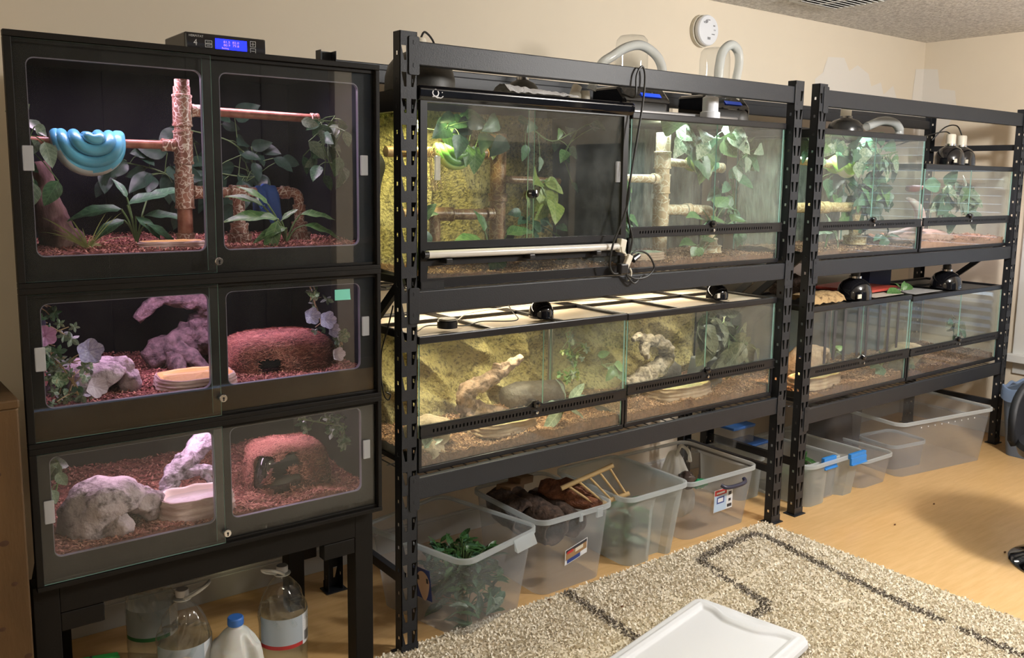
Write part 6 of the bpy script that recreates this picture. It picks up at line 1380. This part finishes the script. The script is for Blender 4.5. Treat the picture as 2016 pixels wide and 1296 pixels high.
obj('liner', MB().grid(60, 6, lambda u, v: (lambda a, k: (3.99+.185*math.cos(a)*(abs(math.cos(a))**4+abs(math.sin(a))**4)**-.25*k, -.25+.178*math.sin(a)*(abs(math.cos(a))**4+abs(math.sin(a))**4)**-.25*k, .386+.012*math.sin(v*PI)+(-.06 if v > .9 else 0)+.008*math.sin(a*9)))(2*PI*u, .93+.10*v), wu=True), clear('blue_liner', (.5, .6, .8), .7, (.22, .30, .45), 1.3, .3), t, True, angle=180, fix=False)
sticker(t, WT, .10, .22, .12, .20, -.02, [(P_peach, 0, 1, 0, 1), (P_red, .0, 1, .0, .12)], 0, .08)

# ------------------------------------------------------------------ rug with deep pile, loose lid
rx0, rx1, ry0, ry1 = -.9, 1.872, -3.2, .022
t = thing('shag_rug', 'cream shag rug with grey line pattern on the floor before the racks', 'rug', (.5, -1.5, 0))
M_rugb = mat('rug_base', (.66, .59, .46), .95); M_rc = mat('cream_pile', (.86, .79, .66), .95, var=(.78, .71, .58), vscale=5); M_rl = mat('light_cream_pile', (.92, .87, .76), .95); M_rt = mat('tan_pile', (.62, .53, .40), .95); M_rd = mat('grey_pile', (.24, .21, .175), .95); M_rd2 = mat('dark_grey_pile', (.15, .13, .11), .95)
obj('backing', MB().box(rx0, rx1, ry0, ry1, .001, .012), M_rugb, t, False)
dark = [[(1.66, -2.2), (1.621, -1.187), (1.628, -.99)], [(1.631, -.90), (1.640, -.80), (1.672, -.50)], [(1.678, -.44), (1.735, -.10), (1.72, -.050), (1.68, -.045), (1.50, -.062), (1.36, -.074), (1.315, -.10), (1.285, -.22), (1.235, -.46), (1.20, -.495), (1.10, -.505), (.90, -.525)],
        [(.702, .01), (.700, -.03)], [(.696, -.06), (.674, -.394), (.66, -.7), (.64, -1.1)], [(.64, -1.1), (1.1, -1.15), (1.2, -1.3)]]
groove = [[(1.60, -.09), (1.592, -.26), (1.57, -.285), (1.30, -.30), (1.19, -.315), (.98, -.34)], [(1.066, -.018), (1.02, -.15), (.985, -.27)], [(.45, -.09), (.435, -.12), (.42, -.34), (.44, -.37), (.66, -.36)], [(1.45, -.43), (1.43, -.62), (1.5, -.63)], [(1.30, -.30), (1.28, -.10)], [(.20, -.12), (.18, -.45)]]
def segd(P, segs):
    best = np.full(len(P), 9.)
    for pl in segs:
        for (ax, ay), (bx_, by_) in zip(pl[:-1], pl[1:]):
            a = np.array((ax, ay)); d = np.array((bx_-ax, by_-ay)); tt = np.clip(((P-a) @ d)/(d @ d), 0, 1); q = np.linalg.norm(P-a-tt[:, None]*d, axis=1); best = np.minimum(best, q)
    return best
rs = np.random.RandomState(5); stp = .0062
gx, gy = np.meshgrid(np.arange(-.15, rx1-.002, stp), np.arange(-1.36, ry1-.002, stp)); Pn = np.stack([gx.ravel(), gy.ravel()], 1)+rs.uniform(-.003, .003, (gx.size, 2)); n = len(Pn)
dd_ = segd(Pn, dark); dg = segd(Pn, groove); hgt = rs.uniform(.010, .015, n); hgt[dg < .008] *= .3; ang = rs.uniform(0, 2*PI, n); ln = rs.uniform(.004, .013, n); wd_ = rs.uniform(.0024, .0042, n); tw_ = rs.uniform(0, PI, n)
ux, uy = np.cos(tw_)*wd_, np.sin(tw_)*wd_; z0_ = np.full(n, .006); tipx, tipy = Pn[:, 0]+np.cos(ang)*ln, Pn[:, 1]+np.sin(ang)*ln
V = np.empty((n, 4, 3)); V[:, 0] = np.stack([Pn[:, 0]-ux, Pn[:, 1]-uy, z0_], 1); V[:, 1] = np.stack([Pn[:, 0]+ux, Pn[:, 1]+uy, z0_], 1); V[:, 2] = np.stack([tipx+ux, tipy+uy, .006+hgt], 1); V[:, 3] = np.stack([tipx-ux, tipy-uy, .006+hgt*.93], 1)
V -= np.array((.5, -1.5, 0)); me = bpy.data.meshes.new('pile'); me.vertices.add(n*4); me.vertices.foreach_set('co', V.ravel()); me.loops.add(n*4); me.loops.foreach_set('vertex_index', np.arange(n*4)); me.polygons.add(n); me.polygons.foreach_set('loop_start', np.arange(n)*4); me.polygons.foreach_set('loop_total', np.full(n, 4))
for m_ in (M_rc, M_rl, M_rt, M_rd, M_rd2): me.materials.append(m_)
mi = rs.choice([0, 0, 0, 1, 1, 2], n); isd = (dd_ < .021+rs.uniform(-.004, .004, n)); mi[isd] = rs.choice([3, 3, 4], isd.sum()); gsel = (dg < .008) & ~isd; mi[gsel] = 2
me.polygons.foreach_set('material_index', mi); me.update(calc_edges=True); me.validate()
po = bpy.data.objects.new('pile', me); COL.objects.link(po); po.parent = t; po['kind'] = 'stuff'
# lid
t = thing('bin_lid', 'loose white plastic bin lid lying on the rug at the bottom of the photo', 'lid', (.9, -.5, .024)); ca, sa_ = math.cos(R(11.5)), math.sin(R(11.5)); LX, LY, kx, ky = .62, .425, 1.022, -.335
def lw(u, v, z): x = kx+(u-LX)*ca+v*sa_; y = ky+(u-LX)*sa_-v*ca; return (x, y, z)
def sm(x): x = max(0, min(1, x)); return x*x*(3-2*x)
def lf(a, b):
    u, v = a*LX, b*LY; r = .045
    # round the corners
    cu = max(abs(u-LX/2)-(LX/2-r), 0); cv = max(abs(v-LY/2)-(LY/2-r), 0); q = math.hypot(cu, cv)
    if q > r and cu > 0 and cv > 0: f = r/q; u = LX/2+math.copysign(LX/2-r+cu*f, u-LX/2); v = LY/2+math.copysign(LY/2-r+cv*f, v-LY/2); cu *= f; cv *= f; q = r
    de = min(u, LX-u, v, LY-v) if not (cu > 0 and cv > 0) else r-q
    bump = .040*math.exp(-((v-LY/2)/.10)**4)
    din = min(u-.05-bump, LX-.05-bump-u, v-.045, LY-.045-v); z = .052-.012*sm(1-de/.010)-.011*sm(din/.012)
    z += .004*sm(1-abs(din+.010)/.008)
    hu = (u-(LX-.028))/.016; hv = (v-LY/2)/.055
    z -= .006*math.exp(-(hu**4+hv**4))
    return lw(u, v, z)
obj('panel', MB().grid(150, 110, lf), M_white, t, True, angle=180, fix=False)
ol = []
for cx, cy, a in ((LX-.045, LY-.045, 0), (.045, LY-.045, 90), (.045, .045, 180), (LX-.045, .045, 270)):
    for i in range(9): th = R(a+90*i/8); ol.append((cx+.045*math.cos(th), cy+.045*math.sin(th)))
sk = MB(); nn_ = len(ol)
for z, e in ((.0405, 0), (.032, .002), (.026, .002)): sk.v += [lw(LX/2+(u-LX/2)*(1+e*3), LY/2+(v-LY/2)*(1+e*3), z) for u, v in ol]
for j in range(2):
    for i in range(nn_): sk.f.append((j*nn_+i, j*nn_+(i+1) % nn_, (j+1)*nn_+(i+1) % nn_, (j+1)*nn_+i)); sk.m.append(0)
obj('skirt', sk, M_white, t, True)
# crumbs of bark on the floor
g = random.Random(9)
for i, (x, y) in enumerate(((2.75, -.30), (2.35, -.33), (3.0, -.62), (2.45, -.76), (2.40, -.80), (1.2, .03), (.60, -.01), (1.10, -.64), (.78, -.20))):
    o = obj('bark_crumb', MB().blob((x, y, .004 if x > 1.9 or y > .02 else .024), (.007, .004, .003), 5, .4, 3, i), mat('crumb_brown', (.12, .05, .02), .9)); tag(o, ['bark crumb on the bare floor in front of the blue-latched bin', 'bark crumb on the bare floor nearest the far rack post', 'bark crumb on the bare floor in front of the largest bin', 'right of two bark crumbs beside the round stool base', 'left of two bark crumbs beside the round stool base', 'bark crumb on the floor strip before the arched bin', 'bark crumb at the rug edge before the ladder bin', 'bark crumb on the rug just right of the white lid', 'bark crumb on the rug above the left edge of the white lid'][i], 'crumb', 'bark crumbs scattered on floor and rug')
